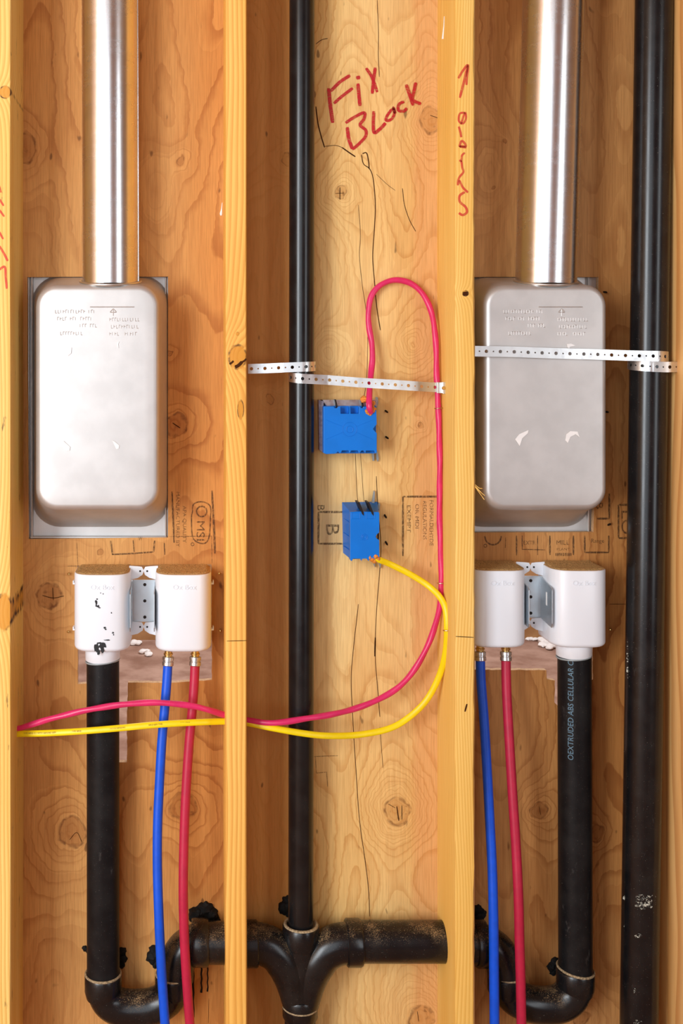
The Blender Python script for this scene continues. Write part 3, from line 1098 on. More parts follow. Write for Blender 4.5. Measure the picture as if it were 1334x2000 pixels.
m.build('horizontal_pipe', M['abs_dusty'], stack, smooth=40)
# rolled dust line at the top hub
tp = P(588, 1806.5, YV)
m = MB()
m.tube([tp + Vector((.0292 * math.cos(t * math.pi / 20), .0292 * math.sin(t * math.pi / 20), .0006)) for t in range(41)], .0032, 8, caps=False)
tag(m.build('dust_rim', M['glue'], fit), 'sawdust lying on the hub rim')
tp = P(586, 1951, YV - .032)
m = MB()
c0 = P(586, 1963, YV)
m.tube([c0 + Vector((.0318 * math.cos(t * math.pi / 20), .0318 * math.sin(t * math.pi / 20), -.001)) for t in range(21, 40)], .0018, 8)
m.build('dust_rim', M['glue'], fit)

YT = .090


def ring_bead(c, r, tilt, rad, mat, name, parent, y_only_front=True):
    m = MB()
    m.tube([c + Vector((r * math.cos(t * math.pi / 24), r * math.sin(t * math.pi / 24), tilt * math.cos(t * math.pi / 24))) for t in range(49)], rad, 8, caps=False)
    return m.build(name, mat, parent)


def trap(label, pipe_x, pipe_top, hub_y, u_pts, elbow_pts, arm, hub_arm, mat_pipe, ring_t, text=False):
    root = thing('standpipe', label, 'drain pipe', 'washer standpipes with traps')
    m = MB()
    a, b = P(pipe_x[0], pipe_top, YT), P(pipe_x[1], hub_y + 6, YT)
    m.tube([a + (b - a) * k / 12 for k in range(13)], .0302, 40)
    pp = m.build('vertical_pipe', mat_pipe, root, smooth=40)
    m = MB()
    m.tube(path_px([(x, y, YT) for x, y in u_pts], 8), .0318, 36)
    tb = m.build('trap_bend', M['abs_dusty'], root, smooth=40)
    m = MB()
    h = P(pipe_x[1], hub_y, YT)
    m.tube([h, h - Vector((0, 0, .003)), h - Vector((0, 0, .030)), h - Vector((0, 0, .042))], [.0325, .0342, .0342, .0312], 40)
    m.build('hub', M['abs_dusty'], tb, smooth=40)
    ring_bead(h + Vector((0, 0, .001)), .0322, ring_t, .0022, M['glue'], 'glue_bead', tb)
    m = MB()
    m.tube(path_px([(x, y, YT) for x, y in elbow_pts], 8), .0330, 36)
    el = m.build('elbow', M['abs_dusty'], root, smooth=40)
    u = P(u_pts[-1][0], u_pts[-1][1], YT)
    m = MB()
    m.tube([u + Vector((0, 0, .004)), u, u - Vector((0, 0, .028)), u - Vector((0, 0, .034))], [.0325, .0342, .0342, .0315], 36)
    m.build('hub', M['abs_dusty'], tb, smooth=40)
    ring_bead(u + Vector((0, 0, .004)), .0322, 0, .0018, M['glue'], 'glue_bead', tb)
    m = MB()
    m.tube([P(x, y, YT) for x, y in hub_arm], [.0395, .0412, .0412, .0395], 36)
    m.build('hub', M['abs_dusty'], el, smooth=40)
    m = MB()
    m.tube([P(x, y, YT) for x, y in arm], .0365, 36)
    m.build('trap_arm', M['abs_dusty'], root, smooth=40)
    return root, pp


trap('speckled black standpipe and curved trap under the smeared white drain box', (201, 201.5), 1284, 1902,
     [(202, 1918), (204, 1936), (214, 1955), (236, 1967), (270, 1969), (302, 1964), (326, 1950), (337, 1930), (339, 1906)],
     [(343, 1912), (345, 1888), (352, 1866), (366, 1850), (384, 1842), (400, 1841)], [(400, 1841), (466, 1841)], [(374, 1841), (377, 1841), (404, 1841), (407, 1841)], M['abs_scuff'], 0.0)
rt, rp = trap('black standpipe printed with pale blue lettering, with its curved trap', (1122, 1124), 1282, 1893,
              [(1124, 1908), (1123, 1926), (1113, 1946), (1092, 1960), (1060, 1963), (1028, 1958), (1004, 1946), (991, 1926), (989, 1904)],
              [(988, 1910), (985, 1886), (976, 1864), (960, 1849), (944, 1843), (928, 1843)], [(928, 1843), (896, 1843)], [(950, 1843), (947, 1843), (930, 1843), (927, 1843)], M['abs_scuff'], -0.004)

# printed lettering wrapped on the standpipe
pc = P(1122.5, 1400, YT)


def on_pipe(px, py):
    t = (py - 1282) / (1899 - 1282)
    c = P(1122 + 2 * t, py, YT)
    yf = YT - .026
    x = P(px, py, yf).x
    dxx = max(-.0300, min(.0300, x - c.x))
    y = YT - math.sqrt(max(1e-8, .0306 ** 2 - dxx ** 2))
    return Vector((x, y, P(px, py, y).z))


m = MB()
add_text(m, 'OEXTRUDED ABS CELLULAR C', 1119, 1486, 9.0, -90, on_pipe, 196, 0.25)
tag(m.build('printed_lettering', M['print'], rp, smooth=0), 'pale blue lettering running up the pipe')

vp = thing('vent_pipe', 'thickest black plastic pipe running full height, held by a looped perforated strap', 'pipe')
m = MB()
a, b = P(1277.5, 0, .060), P(1248.0, 2000, .062)
d = (b - a) / 2000
m.tube([a + d * (-420 + 2700 * k / 30) for k in range(31)], .0330, 44)
m.build('pipe', M['abs_speck'], vp, smooth=40)


# paint and primer scuffs on it
def on_vent(px, py):
    t = py / 2000
    c = a + (b - a) * t
    x = P(px, py, .034).x
    dxx = max(-.0328, min(.0328, x - c.x))
    y = c.y - math.sqrt(max(1e-8, .0335 ** 2 - dxx ** 2))
    return Vector((P(px, py, y).x, y, P(px, py, y).z))


n_ = NT('white_primer_scuff')
f_ = n_.noise(n_.vmul(n_.obj(), (160, 160, 260)), 1.0, 4.0, 0.7)
n_.set(rgb(206, 206, 190), 0.7)
n_.link(n_.ramp(f_, 0.50, 0.62), n_.b.inputs['Alpha'])
M['scuff'] = n_.mat
m = MB()
rr = random.Random(9)


def blotch(mb, cx, cy, rx, ry, surf, seed, n=20, amt=.5):
    c = mb.vert(surf(cx, cy))
    ids = []
    for k in range(n):
        t = 2 * math.pi * k / n
        s = 1 + amt * mnoise.noise(Vector((math.cos(t) * 1.7, math.sin(t) * 1.7, seed * 3.3)))
        ids.append(mb.vert(surf(cx + rx * s * math.cos(t), cy + ry * s * math.sin(t))))
    for k in range(n):
        mb.face((c, ids[k], ids[(k + 1) % n]))


for k, (x, y, rx, ry) in enumerate(((1225, 1753, 8, 10), (1238, 1760, 10, 10), (1252, 1763, 12, 14), (1268, 1762, 10, 11), (1276, 1758, 5, 10), (1247, 1828, 7, 4), (1221, 1812, 2.5, 8), (1228, 1845, 2, 10), (1237, 1192, 3.5, 8), (1224, 1905, 3, 8), (1237, 1935, 4, 6), (1226, 1290, 2.5, 30), (1245, 1997, 10, 5), (1235, 1248, 2, 6))):
    m = MB()
    blotch(m, x, y, rx, ry, on_vent, k)
    m.build('primer_scuff', M['scuff'], vp, smooth=0)

# lumps of black sealant around the fittings
BL = (('black sealant lump over the trap hub beside the red tube', [(385, 1786, 17), (400, 1776, 16), (412, 1786, 15), (378, 1792, 9), (420, 1798, 10)]),
      ('black sealant lump behind the blue tube at the trap', [(303, 1858, 13), (300, 1868, 14), (306, 1880, 10)]),
      ('small black sealant lump hugging the speckled standpipe on its tube side', [(238, 1858, 9), (240, 1872, 9), (236, 1884, 8)]),
      ('tiny black sealant dab on the outer side of the speckled standpipe', [(166, 1852, 6), (172, 1856, 6)]),
      ('round black sealant lump behind the thin vent pipe', [(556, 1772, 13), (560, 1758, 9), (566, 1782, 10)]),
      ('black sealant lump above the pipe hub beside the ragged stud', [(932, 1776, 10), (942, 1783, 8), (936, 1790, 10)]),
      ('ragged black sealant patch beside the printed standpipe', [(1077, 1888, 9), (1085, 1878, 9), (1080, 1898, 7), (1088, 1890, 9)]))
for i, (lab, bl) in enumerate(BL):
    m = MB()
    for q, (px, py, r) in enumerate(bl):
        bmx = bmesh.new()
        bmesh.ops.create_icosphere(bmx, subdivisions=3, radius=1)
        c = P(px, py, Y_PLY)
        rm = r / 1031
        b0 = len(m.v)
        for v in bmx.verts:
            n1 = 1 + 0.30 * mnoise.noise(v.co * 2.0 + Vector((i, q, 1.3))) + 0.14 * mnoise.noise(v.co * 6.0 + Vector((q, i, 4.3)))
            m.vert((c.x + v.co.x * rm * n1, min(Y_PLY + .002, c.y + v.co.y * rm * n1 * .8), c.z + v.co.z * rm * n1))
        for f in bmx.faces:
            m.face([b0 + v.index for v in f.verts])
        bmx.free()
    lump = tag(m.build('sealant_lump', M['tar']), lab, 'sealant', 'black sealant lumps')
    if i == 0:
        for x, y0, y1, wd in ((377, 1890, 1987, 3.4), (393, 1885, 1938, 3.2), (405, 1885, 1936, 2.4)):
            pts = [P(x + (1.2 if k % 2 else 0), y0 + (y1 - y0) * k / 6, Y_PLY - .0005) for k in range(7)]
            m = MB()
            m.tube(pts, [wd / 2 / 1031] * 6 + [wd / 1.4 / 1031], 8)
            m.build('drip', M['tar'], lump)

# ------------------------------------------------------------------ laundry outlet boxes


def outlet_box(label, cx, dz, kind, mat, dirt=False, cdx=0.0):
    """cx: pixel of its centre line at the front; geometry in metres about the wall"""
    X = P(cx, 0, .06).x
    root = thing('laundry_outlet_box', label, 'outlet box', 'white laundry outlet boxes', (X, 0, 0))
    W = .0515
    zt, zb = ZC - .3735 + dz, ZC - .5150 + dz

    def outline(ins=0.0, yb=Y_PLY + .004):
        pts = [(W - ins, yb), (W - ins, .088)]
        for k in range(1, 20):
            t = math.radians(90 * k / 10)
            pts.append(((W - ins) * (abs(math.cos(t)) ** .55) * (1 if math.cos(t) >= 0 else -1), .088 - (.038 - ins) * (abs(math.sin(t)) ** 1.0)))
        pts += [(-W + ins, .088), (-W + ins, yb)]
        return pts
    m = MB()
    rings = []
    rad = .008
    for k in range(6):
        t = math.radians(90 * k / 5)
        rings.append([(x, y, zb + rad * (1 - math.cos(math.radians(90) - t)) if False else zb + rad - rad * math.cos(math.pi / 2 * (1 - k / 5) - 0) * 1.0 if False else zb + rad * (1 - math.sin(t))) for x, y in outline(rad * (1 - math.cos(math.pi / 2 - t)) if False else rad * (1 - math.cos(t)) if False else rad * (1 - math.cos(t)))])
    rings = rings[::-1]
    rad2 = .0035
    for k in range(4):
        t = math.radians(90 * k / 3)
        rings.append([(x, y, zt - rad2 + rad2 * math.sin(t)) for x, y in outline(rad2 * (1 - math.cos(t)))])
    ids = m.grid(rings, True)
    m.cap(ids[0], 0, True)
    m.cap(ids[-1])
    body = m.build('body', mat, root, smooth=45)
    # ears with a nail hole, small hooks
    for s in ((1, -1)):
        for zc in (ZC - .3825 + dz, ZC - .4870 + dz):
            m = MB()
            inner = (cx < 280 and s == 1) or (280 < cx < 500 and s == -1) or (cx < 1040 and cx > 500 and s == 1) or (cx > 1040 and s == -1)
            if inner:
                pts = [(s * (W - .004), zc + .013), (s * (W + .012), zc + .012), (s * (W + .020), zc + .011), (s * (W + .0235), zc + .004), (s * (W + .021), zc - .004), (s * (W + .012), zc - .010), (s * (W - .004), zc - .014)]
                m.prism(pts, .118, .1205)
                ear = m.build('mounting_ear', M['white_collar'], root, smooth=0, bevel=.0006)
                h = MB()
                h.tube([Vector((s * (W + .0165), .1175, zc + .003)), Vector((s * (W + .0165), .122, zc + .003))], .0018, 14)
                h.build('nail_hole', M['nail'], ear)
            else:
                z2 = zc + (-.017 if zc > ZC - .44 + dz else .002)
                m.box((s * (W - .002), .100, z2 - .0015), (s * (W + .0035), .112, z2 + .0015))
                m.box((s * (W + .003), .100, z2 - .0015), (s * (W + .005), .112, z2 + .0055))
                m.build('hook', M['white_collar'], root, smooth=0, bevel=.0005)
    # embossed lettering on the curved front
    m = MB()
    o0 = outline()
    v, f = text_geo('Ox Box')
    xm = max(x for x, _ in v)

    def front_y(x):
        c = max(-1, min(1, x / W))
        ct = abs(c) ** (1 / .55)
        return .088 - .038 * (max(0, 1 - ct * ct) ** .5)
    for x, y in v:
        xx = (x / xm - .45) * .043
        m.vert((xx, front_y(xx) - .0005, zt - .027 + y * .009))
    for q in f:
        m.face(q)
    lo = m.build('embossed_lettering', M['white_collar'], body, smooth=0)
    sol = lo.modifiers.new('thick', 'SOLIDIFY')
    sol.thickness = .0009
    sol.offset = 0
    # sawdust on the top
    sd = MB()
    g = 26
    pts = outline(.004, Y_PLY - .001)
    x0, x1 = -W + .004, W - .004
    grid = []
    for i in range(g + 1):
        row = []
        for j in range(g + 1):
            x = x0 + (x1 - x0) * i / g
            yf = front_y(x) + .0045
            y = yf + (Y_PLY - .001 - yf) * j / g
            h = .0008 + .0016 * max(0, mnoise.noise(Vector((x * 160 + cx, y * 160, 0)))) + R.uniform(0, .0008) + (.0016 * (j / g))
            edge = min(i, g - i, j) == 0
            row.append((x, y, zt + (.0001 if edge else h)))
        grid.append(row)
    sd.grid(grid, False)
    s = sd.build('sawdust', M['sawdust'], root, smooth=60)
    tag(s, 'layer of brown sawdust on the box top', kind='stuff')
    if kind == 'drain':
        m = MB()
        m.tube([Vector((cdx, .0905, zb + .006)), Vector((cdx, .0905, zb - .022)), Vector((cdx, .0905, zb - .0235))], [.0325, .0318, .0305], 40)
        m.build('drain_collar', M['white_collar'], root, smooth=40)
        ring_bead(Vector((cdx, .0905, zb - .0235)), .0308, .003, .0016, M['clamp'], 'glue_bead', root)
    if dirt:
        m = MB()

        def fr(px, py):
            x = P(px, py, .055).x - X
            return Vector((x, front_y(x) - .0006, P(px, py, .05).z))
        for k, (x, y, rx, ry) in enumerate(((188, 1177, 2.2, 5), (191, 1184, 3.5, 2.4), (195, 1187, 2, 1.5), (190, 1170, 1.5, 1.5), (197, 1158, 1, 1), (202, 1160, 1.2, 1), (218, 1197, 1, 1.4), (205, 1226, 2.6, 2), (207, 1229, 2.2, 1.4), (221, 1236, 1.8, 1.6), (222, 1240, 1, 1.6),
                                            (189, 1264, 4, 9), (197, 1262, 3, 5), (203, 1261, 3.5, 6), (201, 1267, 3, 8), (193, 1274, 2.4, 6), (196, 1256, 6, 1.6), (210, 1250, 6, 1))):
            m = MB()
            blotch(m, x, y, rx, ry, fr, k + 20, 16, .8)
            m.build('primer_smear', M['smear'], body, smooth=0)
    return root, X, zb


def bracket(label, xa, xb, dz):
    """U-shaped plate between two boxes"""
    root = thing('mounting_bracket', label, 'bracket', 'steel box brackets')
    za, zb = ZC - .397 + dz, ZC - .476 + dz
    m = MB()
    m.box((xa, .124, zb), (xb, .1255, za))
    bp = m.build('back_plate', M['galv'], root, smooth=0, bevel=.0004)
    for k, zz in enumerate((za - .009, (za + zb) / 2, zb + .009)):
        h = MB()
        h.tube([Vector(((xa + xb) / 2 + .002, .1234, zz)), Vector(((xa + xb) / 2 + .002, .1245, zz))], .0030, 16)
        h.build('bolt_hole', M['nail'], bp)
    for s, x in ((1, xa), (-1, xb)):
        m = MB()
        pts = [(.1255, za), (.1255, zb), (.062, zb - .004), (.058, zb + .004), (.058, za - .014), (.062, za - .010)]
        i0 = [m.vert((x, y, z)) for y, z in pts]
        i1 = [m.vert((x + s * .0016, y, z)) for y, z in pts]
        m.face(i0)
        m.face(i1[::-1])
        for k in range(len(pts)):
            j = (k + 1) % len(pts)
            m.face((i0[k], i0[j], i1[j], i1[k]))
        sp = m.build('side_plate', M['galv'], root, smooth=0, bevel=.0004)
        h = MB()
        zz = (za + zb) / 2 + .004
        h.box((x + s * .0012 - .0008, .086, zz - .012), (x + s * .0012 + .0008, .092, zz + .012))
        h.build('slot', M['paper'], sp, smooth=0)
    return root


outlet_box('white drain box with black primer smears above the speckled standpipe', 198, 0, 'drain', M['white'], True)
_, Xv, Zv = outlet_box('clean white valve box above the bright blue and red tubes', 358, 0, 'valve', M['white'])
_, Xw, Zw = outlet_box('white valve box half hidden by the ragged yellow stud', 976, .0075, 'valve', M['white'])
outlet_box('clean white drain box above the printed standpipe', 1135, .0075, 'drain', M['white'], cdx=-.0025)
bracket('galvanized bracket with three bolts between the smeared box and its clean neighbour', -.1086, -.0633, 0)
bracket('galvanized bracket with slotted wing beside the white box of the printed standpipe', .6176, .6614, .0075)

# ------------------------------------------------------------------ water tubes


def pex(label, pts, mat, zb, ytop=.085, ybot=.036):
    root = thing('water_tube', label, 'tube', 'plastic water supply tubes')
    n = len(pts)
    q = [(x, y, ytop + (ybot - ytop) * min(1, (y - 1290) / 480) ** 1.0) for x, y in pts]
    top = P(*q[0])
    path = smooth_path([P(*k) for k in q], 8)
    m = MB()
    m.tube(path, .0086, 24)
    m.build('tube', mat, root, smooth=40)
    d = (path[0] - path[1]).normalized()
    m = MB()
    for a, r1 in ((-.001, .0105), (.0012, .0110), (.0042, .0108), (.0052, .0098), (.0068, .0098), (.0078, .0108), (.0105, .0110), (.012, .0100)):
        pass
    prof = [(-.004, .0096), (-.003, .0106), (.003, .0106), (.004, .0096), (.0055, .0096), (.0065, .0106), (.012, .0106), (.013, .0092)]
    m.tube([path[0] + d * h for h, _ in prof], [r for _, r in prof], 28)
    m.build('crimp_ring', M['crimp'], root, smooth=40)
    m = MB()
    prof = [(.011, .0070), (.016, .0070), (.0165, .0085), (.019, .0085), (.0195, .0066), (.030, .0066)]
    m.tube([path[0] + d * .011 + Vector((0, 0, h - .011)) for h, _ in prof], [r for _, r in prof], 20)
    m.build('brass_fitting', M['brass'], root, smooth=40)
    return root


pex('bright blue water tube curving in front of the trap beside the red one', [(328, 1296), (326, 1330), (322, 1380), (316, 1450), (311.5, 1530), (308, 1610), (307.5, 1690), (310, 1780), (314, 1870), (319, 1950), (325, 2040), (330, 2120)], M['pex_blue'], Zv)
pex('red water tube under the clean valve box beside the orange stud', [(381, 1296), (379.5, 1330), (376, 1380), (369.5, 1450), (363, 1550), (359.5, 1640), (358, 1740), (360, 1830), (365, 1920), (371.5, 2010), (378, 2110)], M['pex_red'], Zv)
pex('darker blue water tube in the shade of the ragged yellow stud', [(938, 1286), (939.5, 1330), (945, 1400), (951, 1500), (956.5, 1600), (961.5, 1700), (964, 1800), (965, 1900), (966, 2005), (967, 2110)], M['pex_blue'], Zw)
pex('red water tube between the ragged stud and the printed standpipe', [(988, 1286), (989.5, 1350), (995, 1450), (1001, 1550), (1007.5, 1650), (1012.5, 1750), (1015, 1850), (1017, 1920), (1018.5, 2010), (1019, 2110)], M['pex_red'], Zw)

# ------------------------------------------------------------------ electrical boxes


def eb_px(m, pts, y0, y1, taper=0):
    m.prism_px(pts, y0, y1)


YB = .078
eb1 = thing('electrical_box', 'wide blue electrical box fed by the looped pink cable', 'electrical box', 'blue electrical boxes')
m = MB()
m.prism_px([(633, 793), (735, 793), (736, 886), (634, 886)], .094, Y_PLY - .001, yref=.090)
m.prism_px([(632, 794), (652, 794), (654, 797), (659, 797), (661, 794), (665, 794), (665.5, 808), (682, 808), (682.5, 794), (684.5, 794), (685, 808), (701, 808), (701.5, 794), (704, 794), (705, 797), (709, 797), (711, 794), (727, 794), (735, 800), (736, 829), (732, 833), (729, 838), (732, 842), (736, 846), (736, 884),
            (733, 886), (731, 880), (715, 880), (714, 886), (710, 880), (706, 880), (702, 886), (699, 880), (686, 880), (683, 886), (681, 880), (668, 880), (665, 886), (660, 882), (656, 886), (638, 887), (632, 885)], YB, .096)
body = m.build('body', M['blue_box'], eb1, smooth=0, bevel=.0007)
m = MB()
cx, cy = 683, 838.5
c = P(cx, cy, YB)
for r in (.0062, .0130):
    m.tube([c + Vector((r * math.cos(t * math.pi / 20), -.0002, r * math.sin(t * math.pi / 20))) for t in range(41)], .0006 if r < .01 else .0004, 6, caps=False)
m.tube([c + Vector((.001, .001, 0)), c + Vector((.001, -.0008, 0))], .0016, 12)
for ex, ey in ((637, 820), (637, 858), (728, 820), (728, 858)):
    e = P(ex, ey, YB)
    d = (e - c).normalized()
    m.tube([c + d * .0135, e], .0004, 6)
m.build('moulded_boss', M['blue_box'], body, smooth=40)
for x in (653, 704):
    m = MB()
    m.prism_px([(x, 780), (x + 3, 780), (x + 7, 797), (x + 4, 798)], .088, .100, yref=.09)
    m.build('slot', M['nail'], body, smooth=0)
m = MB()
m.prism_px([(622.5, 781), (632, 784), (632, 884), (624, 879)], .112, .136, yref=.112)
m.build('side_wrap', M['label_edge'], eb1, smooth=0)
m = MB()
m.prism_px([(626, 780), (731, 780), (731, 792), (634, 793)], .10, .138, yref=.135)
m.build('top_wrap', M['foil'], eb1, smooth=0)


def foam(parent, blobs, Y):
    m = MB()
    for q, (px, py, r) in enumerate(blobs):
        bmx = bmesh.new()
        bmesh.ops.create_icosphere(bmx, subdivisions=3, radius=1)
        c = P(px, py, Y)
        rm = r / 1070
        b0 = len(m.v)
        for v in bmx.verts:
            n1 = 1 + 0.35 * mnoise.noise(v.co * 2.6 + Vector((px, q, 1.3)))
            m.vert(c + v.co * rm * n1)
        for f in bmx.faces:
            m.face([b0 + v.index for v in f.verts])
        bmx.free()
    tag(m.build('fire_foam', M['foam'], parent), 'orange foam sealing the cable entry')


foam(eb1, [(711, 780, 7), (725, 796, 6), (719, 803, 7), (727, 800, 7), (722, 806, 6), (728, 787, 5)], .080)
for lab, pts in ((0, [(734, 775), (738, 776), (739, 788), (736, 797), (733, 796)]), (0, [(725, 880), (731, 882), (731, 900), (728, 900)]), (0, [(735, 878), (738, 882), (740, 897), (738, 902), (735, 896)])):
    m = MB()
    m.prism_px(pts, .134, .138, yref=.134)
    m.build('clamp_tab', M['clamp'], eb1, smooth=0)

eb2 = thing('electrical_box', 'narrow blue electrical box fed by the yellow cable', 'electrical box', 'blue electrical boxes')
m = MB()
top = [(684, 1000), (698, 999), (739, 1000), (741, 1002), (741, 1040), (736, 1044), (734, 1048), (736, 1052), (741, 1055), (741, 1088), (727, 1094), (722, 1090), (720, 1096), (716, 1091), (708, 1091), (706, 1096), (704, 1091), (690, 1091), (687, 1096), (684, 1094)]
back = [(668, 984), (672, 981), (735, 980), (738, 982), (738, 1078), (676, 1084), (671, 1080)]
m.prism_px(top, YB, .092)
fp = [P(x, y, .088) for x, y in ((684.5, 1001), (740, 1001), (740, 1090), (684.5, 1092))]
bp = [P(x, y, .138) for x, y in ((668, 981), (737, 980), (737, 1079), (670, 1080))]
m.grid([fp, bp], True)
body2 = m.build('body', M['blue_box'], eb2, smooth=0, bevel=.0006)
m = MB()
c = P(712, 1049, YB)
for r in (.0056, .0030):
    m.tube([c + Vector((r * math.cos(t * math.pi / 20), -.0002, r * math.sin(t * math.pi / 20))) for t in range(41)], .0005, 6, caps=False)
m.build('moulded_boss', M['blue_box'], body2, smooth=40)
m = MB()
for x in (687, 716):
    q = [(x, 1001), (x + 16, 1001), (x + 16, 1013), (x, 1013)]
    for a_, b_ in zip(q, q[1:] + q[:1]):
        m.tube([P(*a_, YB), P(*b_, YB)], .0006, 6)
for yy in (1022, 1050, 1076):
    m.tube([P(671, yy - 16 * .6, .130), P(684, yy, .084)], .0009, 6)
m.build('moulded_rib', M['blue_box'], body2, smooth=40)
for x in (697, 716):
    m = MB()
    m.prism_px([(x, 980), (x + 4, 980), (x + 12, 1000), (x + 12, 1006), (x + 9, 1003)], .0765, .110, yref=.085)
    m.build('slot', M['nail'], body2, smooth=0)
foam(eb2, [(722, 1088, 5), (727, 1092, 5.5), (733, 1086, 6), (738, 1090, 5), (731, 1096, 4.5)], .082)
for pts in ([(726, 982), (730, 958), (732, 961), (731, 985)], [(737, 990), (739, 981), (742, 984), (741, 998)], [(728, 1098), (732, 1097), (732, 1108)], [(740, 1100), (744, 1100), (743, 1110)]):
    m = MB()
    m.prism_px(pts, .132, .138, yref=.134)
    m.build('clamp_tab', M['clamp'], eb2, smooth=0)

# ------------------------------------------------------------------ cables
pk = [(724, 805, .078), (721, 792, .070), (722, 760, .088), (725, 725, .106), (727.5, 700, .112), (726, 670, .118), (721, 640, .122), (719.5, 612, .124), (724, 582, .126), (737, 562, .127), (757, 550, .127), (778, 547, .127), (803, 554, .126), (825, 573, .124), (840, 602, .120), (848.5, 640, .112), (852, 685, .106), (853, 735, .104),
      (856, 797, .100), (859, 900, .098), (858.5, 1000, .100), (861.5, 1100, .096), (862, 1138, .094), (860, 1178, .094), (851, 1218, .098), (837, 1257, .10), (814, 1301, .10), (780, 1341, .098), (735, 1368, .094), (690, 1385, .084), (645, 1396, .064), (600, 1403, .050), (556, 1410, .046), (520, 1412, .050), (484, 1407, .060), (461, 1402, .064), (437, 1396, .058),
      (405, 1386, .042), (370, 1378, .036), (310, 1372.5, .034), (250, 1375, .036), (180, 1385, .040), (110, 1401, .050), (62, 1415, .060), (40, 1422, .066), (22, 1426, .068), (0, 1430, .07)]
pc_ = thing('electrical_cable', 'pink twisted electrical cable looping up from the wide blue box', 'cable', 'electrical cables')
m = MB()
m.tube(path_px(pk, 10), .0056, 22, ell=(1.04, .92), twist=46)
m.build('sheath', M['pink'], pc_, smooth=60)
yl = [(733, 1090, .082), (742, 1094, .084), (762, 1102, .094), (800, 1121, .098), (835, 1143, .090), (859, 1166, .074), (870.5, 1192, .062), (873, 1230, .059), (870, 1275, .070), (858, 1320, .084), (834, 1366, .092), (800, 1400, .094), (760, 1423, .090), (700, 1435, .080), (640, 1437, .060), (590, 1432, .050), (530, 1421.5, .048), (484, 1412, .058), (461, 1409, .062),
      (438, 1409, .056), (380, 1411, .038), (310, 1415, .032), (234, 1422, .032), (160, 1428, .038), (90, 1432, .050), (40, 1433, .062), (22, 1433, .066), (0, 1433, .07)]
yc = thing('electrical_cable', 'flat yellow electrical cable hanging from the narrow blue box', 'cable', 'electrical cables')
m = MB()
yp = path_px(yl, 10)
m.tube(yp, .0058, 20, ell=(.62, 1.0))
ysh = m.build('sheath', M['yellow'], yc, smooth=60)


# tiny printed lettering along the yellow cable
def on_line(line, off, rad):
    def s(px, py):
        best = min(line, key=lambda p: abs(p[0] - px))
        i = line.index(best)
        j = min(i + 1, len(line) - 1) if px < best[0] or i == 0 else max(i - 1, 0)
        return best, line[j]
    return s


m = MB()
segs = [q for q in yl if 35 < q[0] < 440]
for txt, xa in (('TYPE NM-B 12-2 WITH GROUND 600V', 46), ('TYPE NM-B', 140), ('12-2 CU NM-B WG', 214), ('NM-B 600V TYPE', 290), ('TYPE NM-B', 352)):
    v, f = text_geo(txt)
    b0 = len(m.v)
    for x, y in v:
        px = xa + x * 2.6
        # interpolate the cable's middle line
        for q0, q1 in zip(segs, segs[1:]):
            if q1[0] <= px <= q0[0]:
                t = (px - q0[0]) / (q1[0] - q0[0])
                py, yy = q0[1] + (q1[1] - q0[1]) * t, q0[2] + (q1[2] - q0[2]) * t
                break
        else:
            py, yy = segs[-1][1], segs[-1][2]
        m.vert(P(px, py + 1.2 - y * 3.4, yy - .0043))
    for q in f:
        m.face([b0 + k for k in q])
m.build('printed_lettering', M['cable_print'], ysh, smooth=0)

for lab, (px, py, Y), rr_ in (('copper staple pinning the pink cable just below the strap clip', (857, 797, .100), .0068), ('copper staple pinning the pink cable above the yellow crossing', (862, 1138, .094), .0068), ('copper staple pinning the yellow cable at its outermost bend', (873.5, 1230, .059), .0066)):
    c = P(px, py, Y)
    m = MB()
    m.tube([Vector((c.x + rr_ * 1.3 * max(-1, math.cos(t)) + .001, c.y - rr_ * math.sin(t), c.z + .0008 * math.cos(t))) for t in [math.pi * k / 12 for k in range(13)]], .0010, 8)
    tag(m.build('cable_staple', M['copper']), lab, 'staple', 'cable staples')

# ------------------------------------------------------------------ perforated straps


def strap_mesh(path, width, pitch=.0125, first_big=True, tilt=0.0):
    """path: list of points along the middle line; the strip stands upright (its width along Z)"""
    L = [0.0]
    for a_, b_ in zip(path, path[1:]):
        L.append(L[-1] + (b_ - a_).length)

    def at(u):
        u = max(0, min(L[-1], u))
        lo = 0
        while lo < len(L) - 2 and L[lo + 1] < u:
            lo += 1
        t = (u - L[lo]) / max(1e-9, L[lo + 1] - L[lo])
        return path[lo] + (path[lo + 1] - path[lo]) * t
    m = MB()
    n = int(L[-1] / pitch)
    cache = {}

    def V(u, v):
        k = (round(u, 6), round(v, 6))
        if k not in cache:
            p = at(u)
            cache[k] = m.vert((p.x, p.y, p.z + v))
        return cache[k]
    w2 = width / 2
    for k in range(n):
        u0, u1 = k * pitch, (k + 1) * pitch
        uc = (u0 + u1) / 2
        big = (k % 2 == 0) == first_big
        r = .0031 if big else .0014
        bd = []
        q = 4
        bd += [(u0 + (u1 - u0) * i / q, -w2) for i in range(q)]
        bd += [(u1, -w2 + width * i / q) for i in range(q)]
        bd += [(u1 - (u1 - u0) * i / q, w2) for i in range(q)]
        bd += [(u0, w2 - width * i / q) for i in range(q)]
        ci = []
        for (u, v) in bd:
            a_ = math.atan2(v / w2, (u - uc) / (pitch / 2))
            ci.append((uc + r * math.cos(a_), r * math.sin(a_)))
        mid = [((b_[0] + c_[0]) / 2, (b_[1] + c_[1]) / 2) for b_, c_ in zip(bd, ci)]
        nb = len(bd)
        for A_, B_ in ((bd, mid), (mid, ci)):
            for i in range(nb):
                j = (i + 1) % nb
                m.face((V(*A_[i]), V(*A_[j]), V(*B_[j]), V(*B_[i])))
    return m


